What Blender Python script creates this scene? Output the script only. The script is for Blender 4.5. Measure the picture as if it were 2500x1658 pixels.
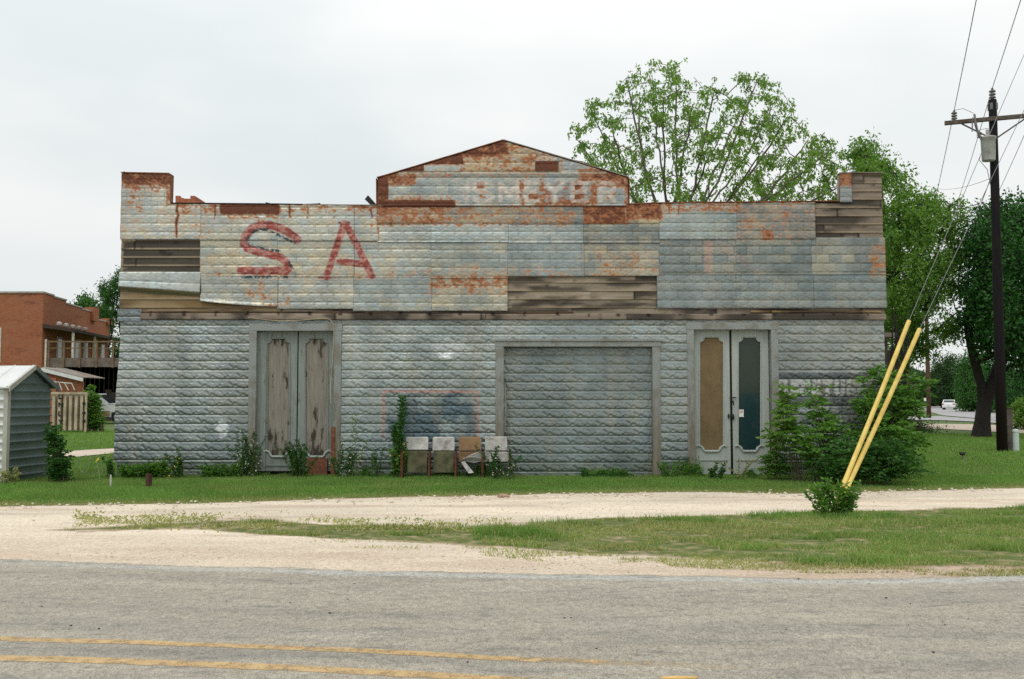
import bpy, bmesh, math, random
import numpy as np
from mathutils import Vector, Matrix
for o in list(bpy.data.objects): bpy.data.objects.remove(o)
SC = bpy.context.scene; COL = SC.collection
random.seed(7); RNG = np.random.default_rng(7)
R = math.radians
# ------------------------------------------------------------------ camera, sky, sun, exposure
CAMY = -19.84; EYE = 1.6; PITCH = R(3.25); FPX = 2430.6
cam = bpy.data.cameras.new('camera'); camo = bpy.data.objects.new('camera', cam); COL.objects.link(camo)
camo.location = (0, CAMY, EYE); camo.rotation_euler = (math.pi/2 + PITCH, 0, 0)
cam.lens = 35; cam.sensor_width = 36; cam.clip_end = 3000; cam.clip_start = 0.1
SC.camera = camo
SUN_EL, SUN_AZ = 58, 205          # high behind thin cloud, from behind the camera, a little left
w = bpy.data.worlds.new('World'); SC.world = w; w.use_nodes = True
nt = w.node_tree; nt.nodes.clear()
def wn(t, **k):
    n = nt.nodes.new(t)
    for a, b in k.items(): setattr(n, a, b)
    return n
out = wn('ShaderNodeOutputWorld'); bgA = wn('ShaderNodeBackground'); bgB = wn('ShaderNodeBackground'); mx = wn('ShaderNodeMixShader')
sky = wn('ShaderNodeTexSky', sky_type='NISHITA', sun_disc=False, sun_elevation=R(SUN_EL), sun_rotation=R(SUN_AZ))
nt.links.new(sky.outputs[0], bgA.inputs[0]); bgA.inputs[1].default_value = 0.08
tc = wn('ShaderNodeTexCoord'); mp = wn('ShaderNodeMapping'); mp.inputs['Scale'].default_value = (1.6, 1.6, 4.5); mp.inputs['Location'].default_value = (.7, .3, .35)
nz = wn('ShaderNodeTexNoise'); nz.inputs['Scale'].default_value = 1.5; nz.inputs['Detail'].default_value = 3.5; nz.inputs['Roughness'].default_value = .48
nt.links.new(tc.outputs['Generated'], mp.inputs[0]); nt.links.new(mp.outputs[0], nz.inputs['Vector'])
rp = wn('ShaderNodeValToRGB'); rp.color_ramp.elements[0].position = .36; rp.color_ramp.elements[1].position = .60
rp.color_ramp.elements[0].color = (.78, .835, .84, 1); rp.color_ramp.elements[1].color = (.94, .95, .936, 1)
nt.links.new(nz.outputs['Fac'], rp.inputs[0])
sep = wn('ShaderNodeSeparateXYZ'); nt.links.new(tc.outputs['Generated'], sep.inputs[0])
mr = wn('ShaderNodeMapRange', interpolation_type='SMOOTHSTEP'); mr.inputs[1].default_value = .0; mr.inputs[2].default_value = .9; mr.inputs[3].default_value = .97; mr.inputs[4].default_value = 1.42
nt.links.new(sep.outputs[2], mr.inputs[0])
nt.links.new(rp.outputs[0], bgB.inputs[0]); nt.links.new(mr.outputs[0], bgB.inputs[1])
mx.inputs[0].default_value = .93
nt.links.new(bgA.outputs[0], mx.inputs[1]); nt.links.new(bgB.outputs[0], mx.inputs[2]); nt.links.new(mx.outputs[0], out.inputs[0])
sl = bpy.data.lights.new('sun', 'SUN'); sl.energy = 0.9; sl.angle = R(25); sl.color = (1, .96, .9)
so = bpy.data.objects.new('sun', sl); COL.objects.link(so)
sd = Vector((math.sin(R(SUN_AZ))*math.cos(R(SUN_EL)), math.cos(R(SUN_AZ))*math.cos(R(SUN_EL)), math.sin(R(SUN_EL))))
so.rotation_euler = sd.to_track_quat('Z', 'Y').to_euler(); so.location = (-8, -30, 30)
SC.view_settings.view_transform = 'Standard'; SC.view_settings.look = 'None'
SC.view_settings.gamma = 1; SC.view_settings.exposure = 0.0
SC.render.resolution_x = 1024; SC.render.resolution_y = 679
SC.cycles.max_bounces = 6; SC.cycles.transparent_max_bounces = 8; SC.cycles.use_denoising = False
# ------------------------------------------------------------------ measuring helpers (photo measurements -> metres)
cp, sp = math.cos(PITCH), math.sin(PITCH)
def ray(px, py):
    a = (px-1250)/FPX; b = -(py-829)/FPX
    return (a, cp - b*sp, sp + b*cp)
def P(px, py, d):                       # point at distance d (metres in front of the camera)
    r = ray(px, py); return (r[0]*d/r[1], CAMY + d, EYE + r[2]*d/r[1])
def FX(px, py, y=0.0): q = P(px, py, y-CAMY); return q[0], q[2]
def gz(x, y):                           # gentle fall of the land towards the distance
    t = np.clip((np.asarray(y, float)-30)/130, 0, 1); return -0.55*t*t*(3-2*t)
def G(px, py):
    r = ray(px, py); d = -EYE*r[1]/r[2]
    for _ in range(6):
        z = float(gz(0, CAMY+d)); d = (z-EYE)*r[1]/r[2]
    return (r[0]*d/r[1], CAMY+d, float(gz(0, CAMY+d)))
def uv_of(X, Z, Y=0.0):                 # facade metres -> facade drawing coordinates
    dy = (Y-CAMY); dz = Z-EYE
    dep = dy*cp + dz*sp; up = dz*cp - dy*sp
    return 1250 + FPX*X/dep, 829 - FPX*up/dep
# ------------------------------------------------------------------ numpy noise
def _h(ix, iy, s):
    n = (ix.astype(np.int64)*374761393 + iy.astype(np.int64)*668265263 + s*974634777) & 0x7fffffff
    n = ((n ^ (n >> 13))*1274126177) & 0x7fffffff
    return ((n ^ (n >> 16)) & 0xffffff)/float(0xffffff)
def vn(x, y, s=0):
    x = np.asarray(x, float); y = np.asarray(y, float)
    ix = np.floor(x); iy = np.floor(y); fx = x-ix; fy = y-iy
    fx = fx*fx*(3-2*fx); fy = fy*fy*(3-2*fy)
    a = _h(ix, iy, s); b = _h(ix+1, iy, s); c = _h(ix, iy+1, s); d = _h(ix+1, iy+1, s)
    return (a*(1-fx)+b*fx)*(1-fy) + (c*(1-fx)+d*fx)*fy
def fbm(x, y, s=0, o=4, g=.5):
    t = 0; a = 1; n = 0
    for i in range(o):
        t = t + a*vn(x*2**i, y*2**i, s+i*17); n += a; a *= g
    return t/n
def ss(a, b, x):
    t = np.clip((x-a)/(b-a), 0, 1); return t*t*(3-2*t)
def segd(u, v, pts, closed=False):
    d = np.full(np.shape(u), 1e9)
    pts = list(pts) + ([pts[0]] if closed else [])
    for (x0, y0), (x1, y1) in zip(pts[:-1], pts[1:]):
        dx, dy = x1-x0, y1-y0; L = dx*dx+dy*dy + 1e-9
        t = np.clip(((u-x0)*dx+(v-y0)*dy)/L, 0, 1)
        d = np.minimum(d, np.hypot(u-x0-t*dx, v-y0-t*dy))
    return d
def inpoly(u, v, pts):
    ins = np.zeros(np.shape(u), bool); n = len(pts)
    for i in range(n):
        x0, y0 = pts[i]; x1, y1 = pts[(i+1) % n]
        if y0 == y1: continue
        c = ((y0 > v) != (y1 > v)) & (u < (x1-x0)*(v-y0)/(y1-y0)+x0); ins ^= c
    return ins
def boxd(u, v, u0, u1, v0, v1):          # signed distance, negative inside
    dx = np.maximum(u0-u, u-u1); dy = np.maximum(v0-v, v-v1)
    return np.hypot(np.maximum(dx, 0), np.maximum(dy, 0)) + np.minimum(np.maximum(dx, dy), 0)
# ------------------------------------------------------------------ objects
def tag(o, label=None, cat=None, group=None, kind=None):
    if label: o['label'] = label
    if cat: o['category'] = cat
    if group: o['group'] = group
    if kind: o['kind'] = kind
    return o
def empty(name, loc, rz=0, label=None, cat=None, group=None):
    o = bpy.data.objects.new(name, None); COL.objects.link(o); o.location = loc; o.rotation_euler = (0, 0, rz)
    o.empty_display_size = .2
    return tag(o, label, cat, group)
def link(name, me, mat, parent=None, label=None, world=True):
    o = bpy.data.objects.new(name, me); COL.objects.link(o)
    if mat is not None: me.materials.append(mat)
    if parent is not None:
        o.parent = parent
        if world:                       # geometry given in world metres: undo the parent's transform
            chain = Matrix.Identity(4); p = parent; ms = []
            while p is not None: ms.append(p.matrix_basis.copy()); p = p.parent
            for m in ms: chain = m @ chain
            me.transform(chain.inverted())
    if label: o['label'] = label
    return o
def npmesh(name, V, Fq, cols=None, smooth=False, attrs=None):
    V = np.asarray(V, np.float32); Fq = np.asarray(Fq, np.int32); k = Fq.shape[1]
    me = bpy.data.meshes.new(name); me.vertices.add(len(V)); me.vertices.foreach_set('co', V.ravel())
    me.loops.add(Fq.size); me.loops.foreach_set('vertex_index', Fq.ravel())
    me.polygons.add(len(Fq)); me.polygons.foreach_set('loop_start', np.arange(0, Fq.size, k, dtype=np.int32))
    try: me.polygons.foreach_set('loop_total', np.full(len(Fq), k, np.int32))
    except Exception: pass
    me.update(calc_edges=True)
    if smooth: me.polygons.foreach_set('use_smooth', np.ones(len(Fq), bool))
    if cols is not None:
        a = me.attributes.new('Col', 'FLOAT_COLOR', 'POINT'); c = np.ones((len(V), 4), np.float32); c[:, :cols.shape[1]] = cols
        a.data.foreach_set('color', c.ravel())
    if attrs:
        for k2, val in attrs.items():
            a = me.attributes.new(k2, 'FLOAT', 'POINT'); a.data.foreach_set('value', np.asarray(val, np.float32))
    return me
class MB:
    """collects boxes, tubes and prisms into one mesh"""
    def __init__(s): s.v = []; s.f = []
    def add(s, v, f):
        n = len(s.v); s.v += [tuple(q) for q in v]; s.f += [[n+i for i in q] for q in f]; return s
    def box(s, x0, x1, y0, y1, z0, z1, M=None):
        v = [Vector((x, y, z)) for x in (x0, x1) for y in (y0, y1) for z in (z0, z1)]
        if M is not None: v = [M @ q for q in v]
        return s.add(v, [(0, 1, 3, 2), (4, 6, 7, 5), (0, 4, 5, 1), (2, 3, 7, 6), (0, 2, 6, 4), (1, 5, 7, 3)])
    def tube(s, pts, r, n=8, cap=True):
        pts = [Vector(p) for p in pts]; rr = r if isinstance(r, (list, tuple)) else [r]*len(pts); base = len(s.v); V = []
        up = None
        for i, p in enumerate(pts):
            d = (pts[min(i+1, len(pts)-1)]-pts[max(i-1, 0)]).normalized()
            if up is None: up = Vector((0, 0, 1)) if abs(d.z) < .9 else Vector((1, 0, 0))
            a = d.cross(up).normalized(); b = d.cross(a); up = a.cross(d)
            for k in range(n):
                t = 2*math.pi*k/n; V.append(p + (a*math.cos(t)+b*math.sin(t))*rr[i])
        Fc = []
        for i in range(len(pts)-1):
            for k in range(n):
                k2 = (k+1) % n; Fc.append((i*n+k, i*n+k2, (i+1)*n+k2, (i+1)*n+k))
        if cap: Fc += [tuple(range(n))[::-1], tuple((len(pts)-1)*n+k for k in range(n))]
        return s.add(V, Fc)
    def prism(s, poly, axis, a0, a1, M=None):          # polygon (2-D) extruded along axis 'x','y','z'
        n = len(poly); V = []
        for a in (a0, a1):
            for p, q in poly:
                v = {'x': (a, p, q), 'y': (p, a, q), 'z': (p, q, a)}[axis]; v = Vector(v); V.append(M @ v if M is not None else v)
        Fc = [tuple(range(n)), tuple(range(2*n-1, n-1, -1))] + [(i, (i+1) % n, n+(i+1) % n, n+i) for i in range(n)]
        return s.add(V, Fc)
    def ball(s, c, rx, ry, rz, n=10, m=7, M=None):
        V = []; c = Vector(c)
        for i in range(m+1):
            t = math.pi*i/m
            for k in range(n):
                a = 2*math.pi*k/n; q = Vector((rx*math.sin(t)*math.cos(a), ry*math.sin(t)*math.sin(a), rz*math.cos(t)))
                V.append(c + (M @ q if M is not None else q))
        Fc = [(i*n+k, i*n+(k+1) % n, (i+1)*n+(k+1) % n, (i+1)*n+k) for i in range(m) for k in range(n)]
        return s.add(V, Fc)
    def build(s, name, mat, parent=None, label=None, bevel=0, smooth=False):
        me = bpy.data.meshes.new(name); me.from_pydata([tuple(q) for q in s.v], [], s.f); me.update()
        bm = bmesh.new(); bm.from_mesh(me); bmesh.ops.remove_doubles(bm, verts=bm.verts, dist=1e-5)
        bmesh.ops.recalc_face_normals(bm, faces=bm.faces)
        if bevel: bmesh.ops.bevel(bm, geom=bm.edges[:], offset=bevel, segments=1, affect='EDGES', clamp_overlap=True)
        bm.to_mesh(me); bm.free()
        if smooth:
            me.polygons.foreach_set('use_smooth', np.ones(len(me.polygons), bool))
        return link(name, me, mat, parent, label)
# ------------------------------------------------------------------ materials
class NT:
    def __init__(s, name):
        s.m = bpy.data.materials.new(name); s.m.use_nodes = True; s.t = s.m.node_tree; s.t.nodes.clear()
        s.out = s.n('ShaderNodeOutputMaterial')
    def n(s, t, **k):
        q = s.t.nodes.new(t)
        for a, b in k.items(): setattr(q, a, b)
        return q
    def L(s, a, b): s.t.links.new(a, b)
    def val(s, sock, v):
        if hasattr(v, 'is_output') or isinstance(v, bpy.types.NodeSocket): s.L(v, sock)
        else: sock.default_value = v
    def attr(s, name, o='Color'): return s.n('ShaderNodeAttribute', attribute_name=name).outputs[o]
    def coord(s, scale=(1, 1, 1), kind='Object', rot=(0, 0, 0)):
        m = s.n('ShaderNodeMapping'); m.inputs['Scale'].default_value = scale; m.inputs['Rotation'].default_value = rot
        s.L(s.n('ShaderNodeTexCoord').outputs[kind], m.inputs[0]); return m.outputs[0]
    def pos(s, scale=(1, 1, 1)):
        m = s.n('ShaderNodeMapping'); m.inputs['Scale'].default_value = scale
        s.L(s.n('ShaderNodeNewGeometry').outputs['Position'], m.inputs[0]); return m.outputs[0]
    def noise(s, vec, scale, detail=3, rough=.55):
        q = s.n('ShaderNodeTexNoise'); q.inputs['Scale'].default_value = scale; q.inputs['Detail'].default_value = detail; q.inputs['Roughness'].default_value = rough
        s.L(vec, q.inputs['Vector']); return q.outputs['Fac']
    def voro(s, vec, scale, feat='F1', out='Distance'):
        q = s.n('ShaderNodeTexVoronoi', feature=feat); q.inputs['Scale'].default_value = scale; s.L(vec, q.inputs['Vector']); return q.outputs[out]
    def ramp(s, f, stops):
        q = s.n('ShaderNodeValToRGB'); e = q.color_ramp.elements
        e[0].position, e[0].color = stops[0][0], (*stops[0][1], 1) if len(stops[0][1]) == 3 else stops[0][1]
        e[1].position, e[1].color = stops[-1][0], (*stops[-1][1], 1)
        for p_, c_ in stops[1:-1]:
            x = e.new(p_); x.color = (*c_, 1)
        s.L(f, q.inputs[0]); return q.outputs[0]
    def mr(s, f, a, b, c, d, clamp=True, kind='SMOOTHSTEP'):
        q = s.n('ShaderNodeMapRange', interpolation_type=kind); s.L(f, q.inputs[0])
        for i, x in enumerate((a, b, c, d)): q.inputs[i+1].default_value = x
        return q.outputs[0]
    def mix(s, f, a, b, mode='MIX'):
        q = s.n('ShaderNodeMix', data_type='RGBA', blend_type=mode)
        s.val(q.inputs[0], f)
        for i, x in ((6, a), (7, b)):
            if isinstance(x, bpy.types.NodeSocket): s.L(x, q.inputs[i])
            else: q.inputs[i].default_value = (*x, 1) if len(x) == 3 else x
        return q.outputs[2]
    def math(s, op, a, b=0.0, clamp=False):
        q = s.n('ShaderNodeMath', operation=op, use_clamp=clamp); s.val(q.inputs[0], a); s.val(q.inputs[1], b); return q.outputs[0]
    def bump(s, h, strength=.5, dist=.01, nrm=None):
        q = s.n('ShaderNodeBump'); q.inputs['Strength'].default_value = strength; q.inputs['Distance'].default_value = dist
        s.L(h, q.inputs['Height'])
        if nrm is not None: s.L(nrm, q.inputs['Normal'])
        return q.outputs[0]
    def bsdf(s, col, rough=.7, metal=0.0, nrm=None, spec=.4, **k):
        q = s.n('ShaderNodeBsdfPrincipled')
        for nme, x in (('Base Color', col), ('Roughness', rough), ('Metallic', metal), ('Specular IOR Level', spec)):
            if isinstance(x, bpy.types.NodeSocket): s.L(x, q.inputs[nme])
            elif isinstance(x, (tuple, list)): q.inputs[nme].default_value = (*x, 1)
            else: q.inputs[nme].default_value = x
        if nrm is not None: s.L(nrm, q.inputs['Normal'])
        for a, b in k.items(): q.inputs[a].default_value = b
        s.L(q.outputs[0], s.out.inputs[0]); return q
def simple(name, col, rough=.6, metal=0.0, var=.25, scale=6, bumps=.15, spec=.4, dirt=None):
    t = NT(name); c = t.coord(); n = t.noise(c, scale, 5)
    a = tuple(x*(1-var) for x in col); b = tuple(min(1, x*(1+var)) for x in col)
    cc = t.ramp(n, [(.3, a), (.7, b)])
    if dirt: cc = t.mix(t.mr(t.noise(c, scale*.35, 6, .7), .5, .7, 0, .8), cc, dirt)
    t.bsdf(cc, rough, metal, t.bump(t.noise(c, scale*8, 3), bumps, .01), spec); return t.m
def leafmat(name, c0, c1, trans=.35, rough=.55, c2=None, patch=None):
    t = NT(name); g = t.n('ShaderNodeNewGeometry')
    st = [(0, c0), (.85, c1), (1, c2)] if c2 else [(0, c0), (1, c1)]
    c = t.ramp(g.outputs['Random Per Island'], st)
    big = t.noise(t.pos(), .9, 2); c = t.mix(t.mr(big, .35, .65, 0, .35), c, tuple(x*1.25 for x in c1))
    if patch: c = t.mix(t.mr(t.noise(t.pos((1, 2, 1)), .55, 5, .65), .48, .68, 0, .75), c, patch)
    d = t.n('ShaderNodeBsdfPrincipled'); t.L(c, d.inputs['Base Color']); d.inputs['Roughness'].default_value = rough; d.inputs['Specular IOR Level'].default_value = .3
    tr = t.n('ShaderNodeBsdfTranslucent'); t.L(t.mix(1, c, (1.2, 1.35, .6), 'MULTIPLY'), tr.inputs[0])
    m = t.n('ShaderNodeMixShader'); m.inputs[0].default_value = trans; t.L(d.outputs[0], m.inputs[1]); t.L(tr.outputs[0], m.inputs[2]); t.L(m.outputs[0], t.out.inputs[0])
    return t.m
def attrmat(name, rough=.6, metal=0.0, fine=60, famp=.18, bstr=.25, stretch=(1, 1, 1), rustm=False, spec=.4):
    """base colour painted per vertex (the surface's own colour), fine grain added in the shader"""
    t = NT(name); c = t.coord(stretch); a = t.n('ShaderNodeAttribute', attribute_name='Col')
    n = t.noise(c, fine, 3, .6); n2 = t.noise(c, fine*.22, 3, .6)
    f = t.math('ADD', t.math('MULTIPLY', t.math('SUBTRACT', n, .5), famp*2), t.math('MULTIPLY', t.math('SUBTRACT', n2, .5), famp*1.6))
    f = t.math('ADD', f, 1.0); cb = t.n('ShaderNodeCombineColor')
    for i in range(3): t.L(f, cb.inputs[i])
    col = t.mix(1, a.outputs['Color'], cb.outputs[0], 'MULTIPLY')
    if rustm:
        r = t.math('MULTIPLY_ADD', a.outputs['Alpha'], .4); t.t.nodes[-1].inputs[2].default_value = rough
        m = t.math('MULTIPLY_ADD', a.outputs['Alpha'], -metal); t.t.nodes[-1].inputs[2].default_value = metal
    else: r, m = rough, metal
    t.bsdf(col, r, m, t.bump(n, bstr, .006), spec); return t.m
# ------------------------------------------------------------------ facade colours
def lin(c): c = np.asarray(c, float)/255; return np.where(c <= .04045, c/12.92, ((c+.055)/1.055)**2.4)
def C(r, g, b, k=.90): return np.clip(lin((r, g, b))/k, 0, .82)
OUT = [(280, 424), (416, 424), (416.1, 498), (680, 500), (922, 502.5), (922.1, 436), (946, 429), (1229, 344.5), (1533, 434.5), (1533.1, 500), (1610, 497.5), (2050, 493), (2050.1, 424), (2175, 424)]
_ou = [p[0] for p in OUT]; _ov = [p[1] for p in OUT]
def topv(u): return np.interp(u, _ou, _ov)
DR = C(86, 45, 25); MR = C(140, 82, 45); OR_ = C(180, 134, 90); YS = C(196, 178, 140)
RED = C(132, 66, 58); RED2 = C(162, 100, 92); BLK = C(52, 62, 66)
S_ST = [(725.8, 584.7), (705.5, 568), (688, 559), (672, 553), (653, 549.5), (632, 551), (612, 560), (598, 576), (595, 595), (604, 606.5), (631, 615), (661.5, 622), (686, 629), (700, 641), (704, 652), (700, 661), (644.6, 662), (588, 661)]
S_SH = [[(719, 593), (685, 576), (656.4, 564.4)], [(652, 561), (636, 560), (622.6, 564), (608, 577), (604.5, 585)], [(609, 596), (627.7, 604), (658, 610), (681.8, 613)], [(592, 676.5), (702, 676.5)], [(706, 640), (713, 655)]]
A_ST = [[(841, 546), (797, 677)], [(844, 547), (878, 612), (908, 674)], [(829, 638), (884, 645)]]
A_SF = [[(779, 678), (807, 678)], [(829, 544), (852, 544)], [(895, 676), (915, 676)]]
def glyph(ch, x0, x1, y0, y1):
    w, h = x1-x0, y1-y0; m = (y0+y1)/2; G_ = lambda *p: [(x0+a*w, y0+b*h) for a, b in p]
    return {'F': [G_((0, 1), (0, 0), (1, 0)), G_((0, .48), (.8, .48))], 'U': [G_((0, 0), (0, .8), (.3, 1), (.7, 1), (1, .8), (1, 0))],
            'R': [G_((0, 1), (0, 0), (.75, 0), (1, .15), (1, .38), (.75, .52), (0, .52)), G_((.5, .52), (1, 1))],
            'N': [G_((0, 1), (0, 0), (1, 1), (1, 0))], 'I': [G_((.5, 0), (.5, 1))], 'T': [G_((0, 0), (1, 0)), G_((.5, 0), (.5, 1))],
            'E': [G_((1, 0), (0, 0), (0, 1), (1, 1)), G_((0, .5), (.85, .5))], 'M': [G_((0, 1), (0, 0), (.5, .7), (1, 0), (1, 1))],
            'S': [G_((1, .12), (.75, 0), (.25, 0), (0, .15), (0, .35), (.25, .48), (.75, .54), (1, .68), (1, .85), (.75, 1), (.25, 1), (0, .88))],
            'Y': [G_((0, 0), (.5, .5), (1, 0)), G_((.5, .5), (.5, 1))]}[ch]
FURN = [(c, x, x+w) for c, x, w in (('F', 1892, 17), ('U', 1918, 17), ('R', 1945, 16), ('N', 1972, 16), ('I', 1996, 6), ('T', 2012, 17), ('U', 2042, 16), ('R', 2072, 16), ('E', 2099, 15))]
MEY = [('N', 1112, 1142), ('S', 1158, 1202), ('M', 1222, 1264), ('E', 1285, 1312), ('Y', 1334, 1376), ('E', 1398, 1432), ('R', 1466, 1500)]
def gly_d(u, v, lst, y0, y1):
    d = np.full(u.shape, 1e9)
    for c, a, b in lst:
        m = (u > a-25) & (u < b+25) & (v > y0-25) & (v < y1+25)
        if m.any():
            dd = np.full(int(m.sum()), 1e9)
            for pl in glyph(c, a, b, y0, y1): dd = np.minimum(dd, segd(u[m], v[m], pl))
            d[m] = np.minimum(d[m], dd)
    return d
# rust: (u0,u1,v0,v1, strength, softness px)
RUST = [(300, 418, 424, 442, 1.0, 22), (326, 350, 440, 478, .62, 16), (364, 386, 430, 462, .55, 14), (408, 416, 440, 500, .6, 6), (540, 678, 500, 519, 1.25, 9), (560, 678, 516, 530, .62, 10),
        (624, 648, 520, 548, .6, 10), (300, 345, 497, 512, .5, 14), (440, 540, 500, 516, .58, 14), (480, 510, 545, 580, .42, 14), (300, 440, 520, 584, .30, 20), (440, 500, 560, 584, .36, 20),
        (922, 946, 434, 500, 1.15, 5), (940, 1108, 492, 503, 1.25, 7), (946, 1115, 482, 492, .5, 9), (922, 1010, 419, 447, .75, 14), (1010, 1180, 419, 432, .55, 9), (1150, 1330, 419, 430, .45, 10),
        (1020, 1127, 380, 397, 1.15, 9), (960, 1032, 400, 419, 1.1, 6), (1090, 1230, 344, 372, 1.0, 24), (1127, 1308, 350, 418, .56, 12), (1308, 1362, 394, 419, 1.5, 2), (1308, 1362, 360, 394, .45, 8),
        (1362, 1372, 370, 419, .55, 8), (1420, 1533, 419, 438, .85, 14), (1455, 1533, 436, 452, .8, 12), (1270, 1277, 440, 498, .62, 6), (1320, 1327, 440, 500, .62, 6), (1292, 1312, 470, 484, .8, 7),
        (1445, 1455, 425, 496, .85, 6), (1380, 1440, 490, 500, .8, 5), (1402, 1420, 445, 460, .8, 7), (1400, 1424, 466, 486, 1.0, 6), (1310, 1450, 494, 502, .7, 8), (1478, 1500, 470, 488, .5, 12),
        (1165, 1180, 448, 458, .85, 6), (1172, 1184, 466, 482, .7, 6), (922, 1080, 504, 546, .66, 14), (1080, 1400, 504, 546, .5, 16), (1425, 1525, 504, 546, .95, 3), (1526, 1534, 430, 546, .62, 5),
        (1533, 1610, 499, 530, .88, 12), (1610, 1800, 497, 512, .6, 12), (1797, 1988, 497, 583, .36, 16), (1890, 1920, 520, 550, .52, 16), (1862, 1885, 565, 583, .66, 10), (1053, 1238, 678, 700, .62, 12),
        (1053, 1238, 672, 715, .45, 16), (640, 1053, 655, 676, .38, 18), (490, 600, 620, 672, .34, 20), (600, 660, 690, 720, .46, 12), (640, 700, 705, 745, .44, 12), (2130, 2160, 600, 670, .5, 12),
        (1100, 1240, 655, 676, .42, 14), (1460, 1600, 620, 660, .42, 20), (1240, 1610, 656, 672, .36, 14), (2052, 2077, 424, 448, .85, 12), (700, 925, 500, 515, .52, 10), (860, 925, 500, 508, .8, 6)]
DRIP = [(433, 499, 580, 5.5, 1.2), (420, 499, 560, 3, .5), (525, 499, 533, 5, .9), (565, 530, 568, 3, .5), (683, 500, 540, 4, .6), (708, 500, 530, 5, .9), (711, 530, 580, 5, .45), (750, 500, 524, 4.5, .9), (752, 524, 570, 4, .42), (785, 500, 516, 5, .8),
        (800, 500, 512, 4, .8), (815, 500, 540, 4, .6), (832, 500, 512, 4, .55), (907, 500, 532, 5, 1.1), (905, 530, 580, 6, .45), (340, 430, 496, 3, .75), (376, 424, 456, 6, .8), (1553, 498, 528, 5, 1.1), (1572, 498, 530, 5, .8), (1635, 498, 523, 3.5, .8), (1658, 498, 525, 4, .9),
        (1700, 498, 520, 4, .6), (1745, 498, 528, 5, .6), (1765, 498, 515, 4, .8), (1790, 497, 512, 3, .6), (1240, 504, 560, 5, .4), (925, 540, 585, 4, .55), (1022, 500, 545, 6, .5), (990, 504, 546, 8, .5), (1297, 505, 560, 5, .45)]
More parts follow.
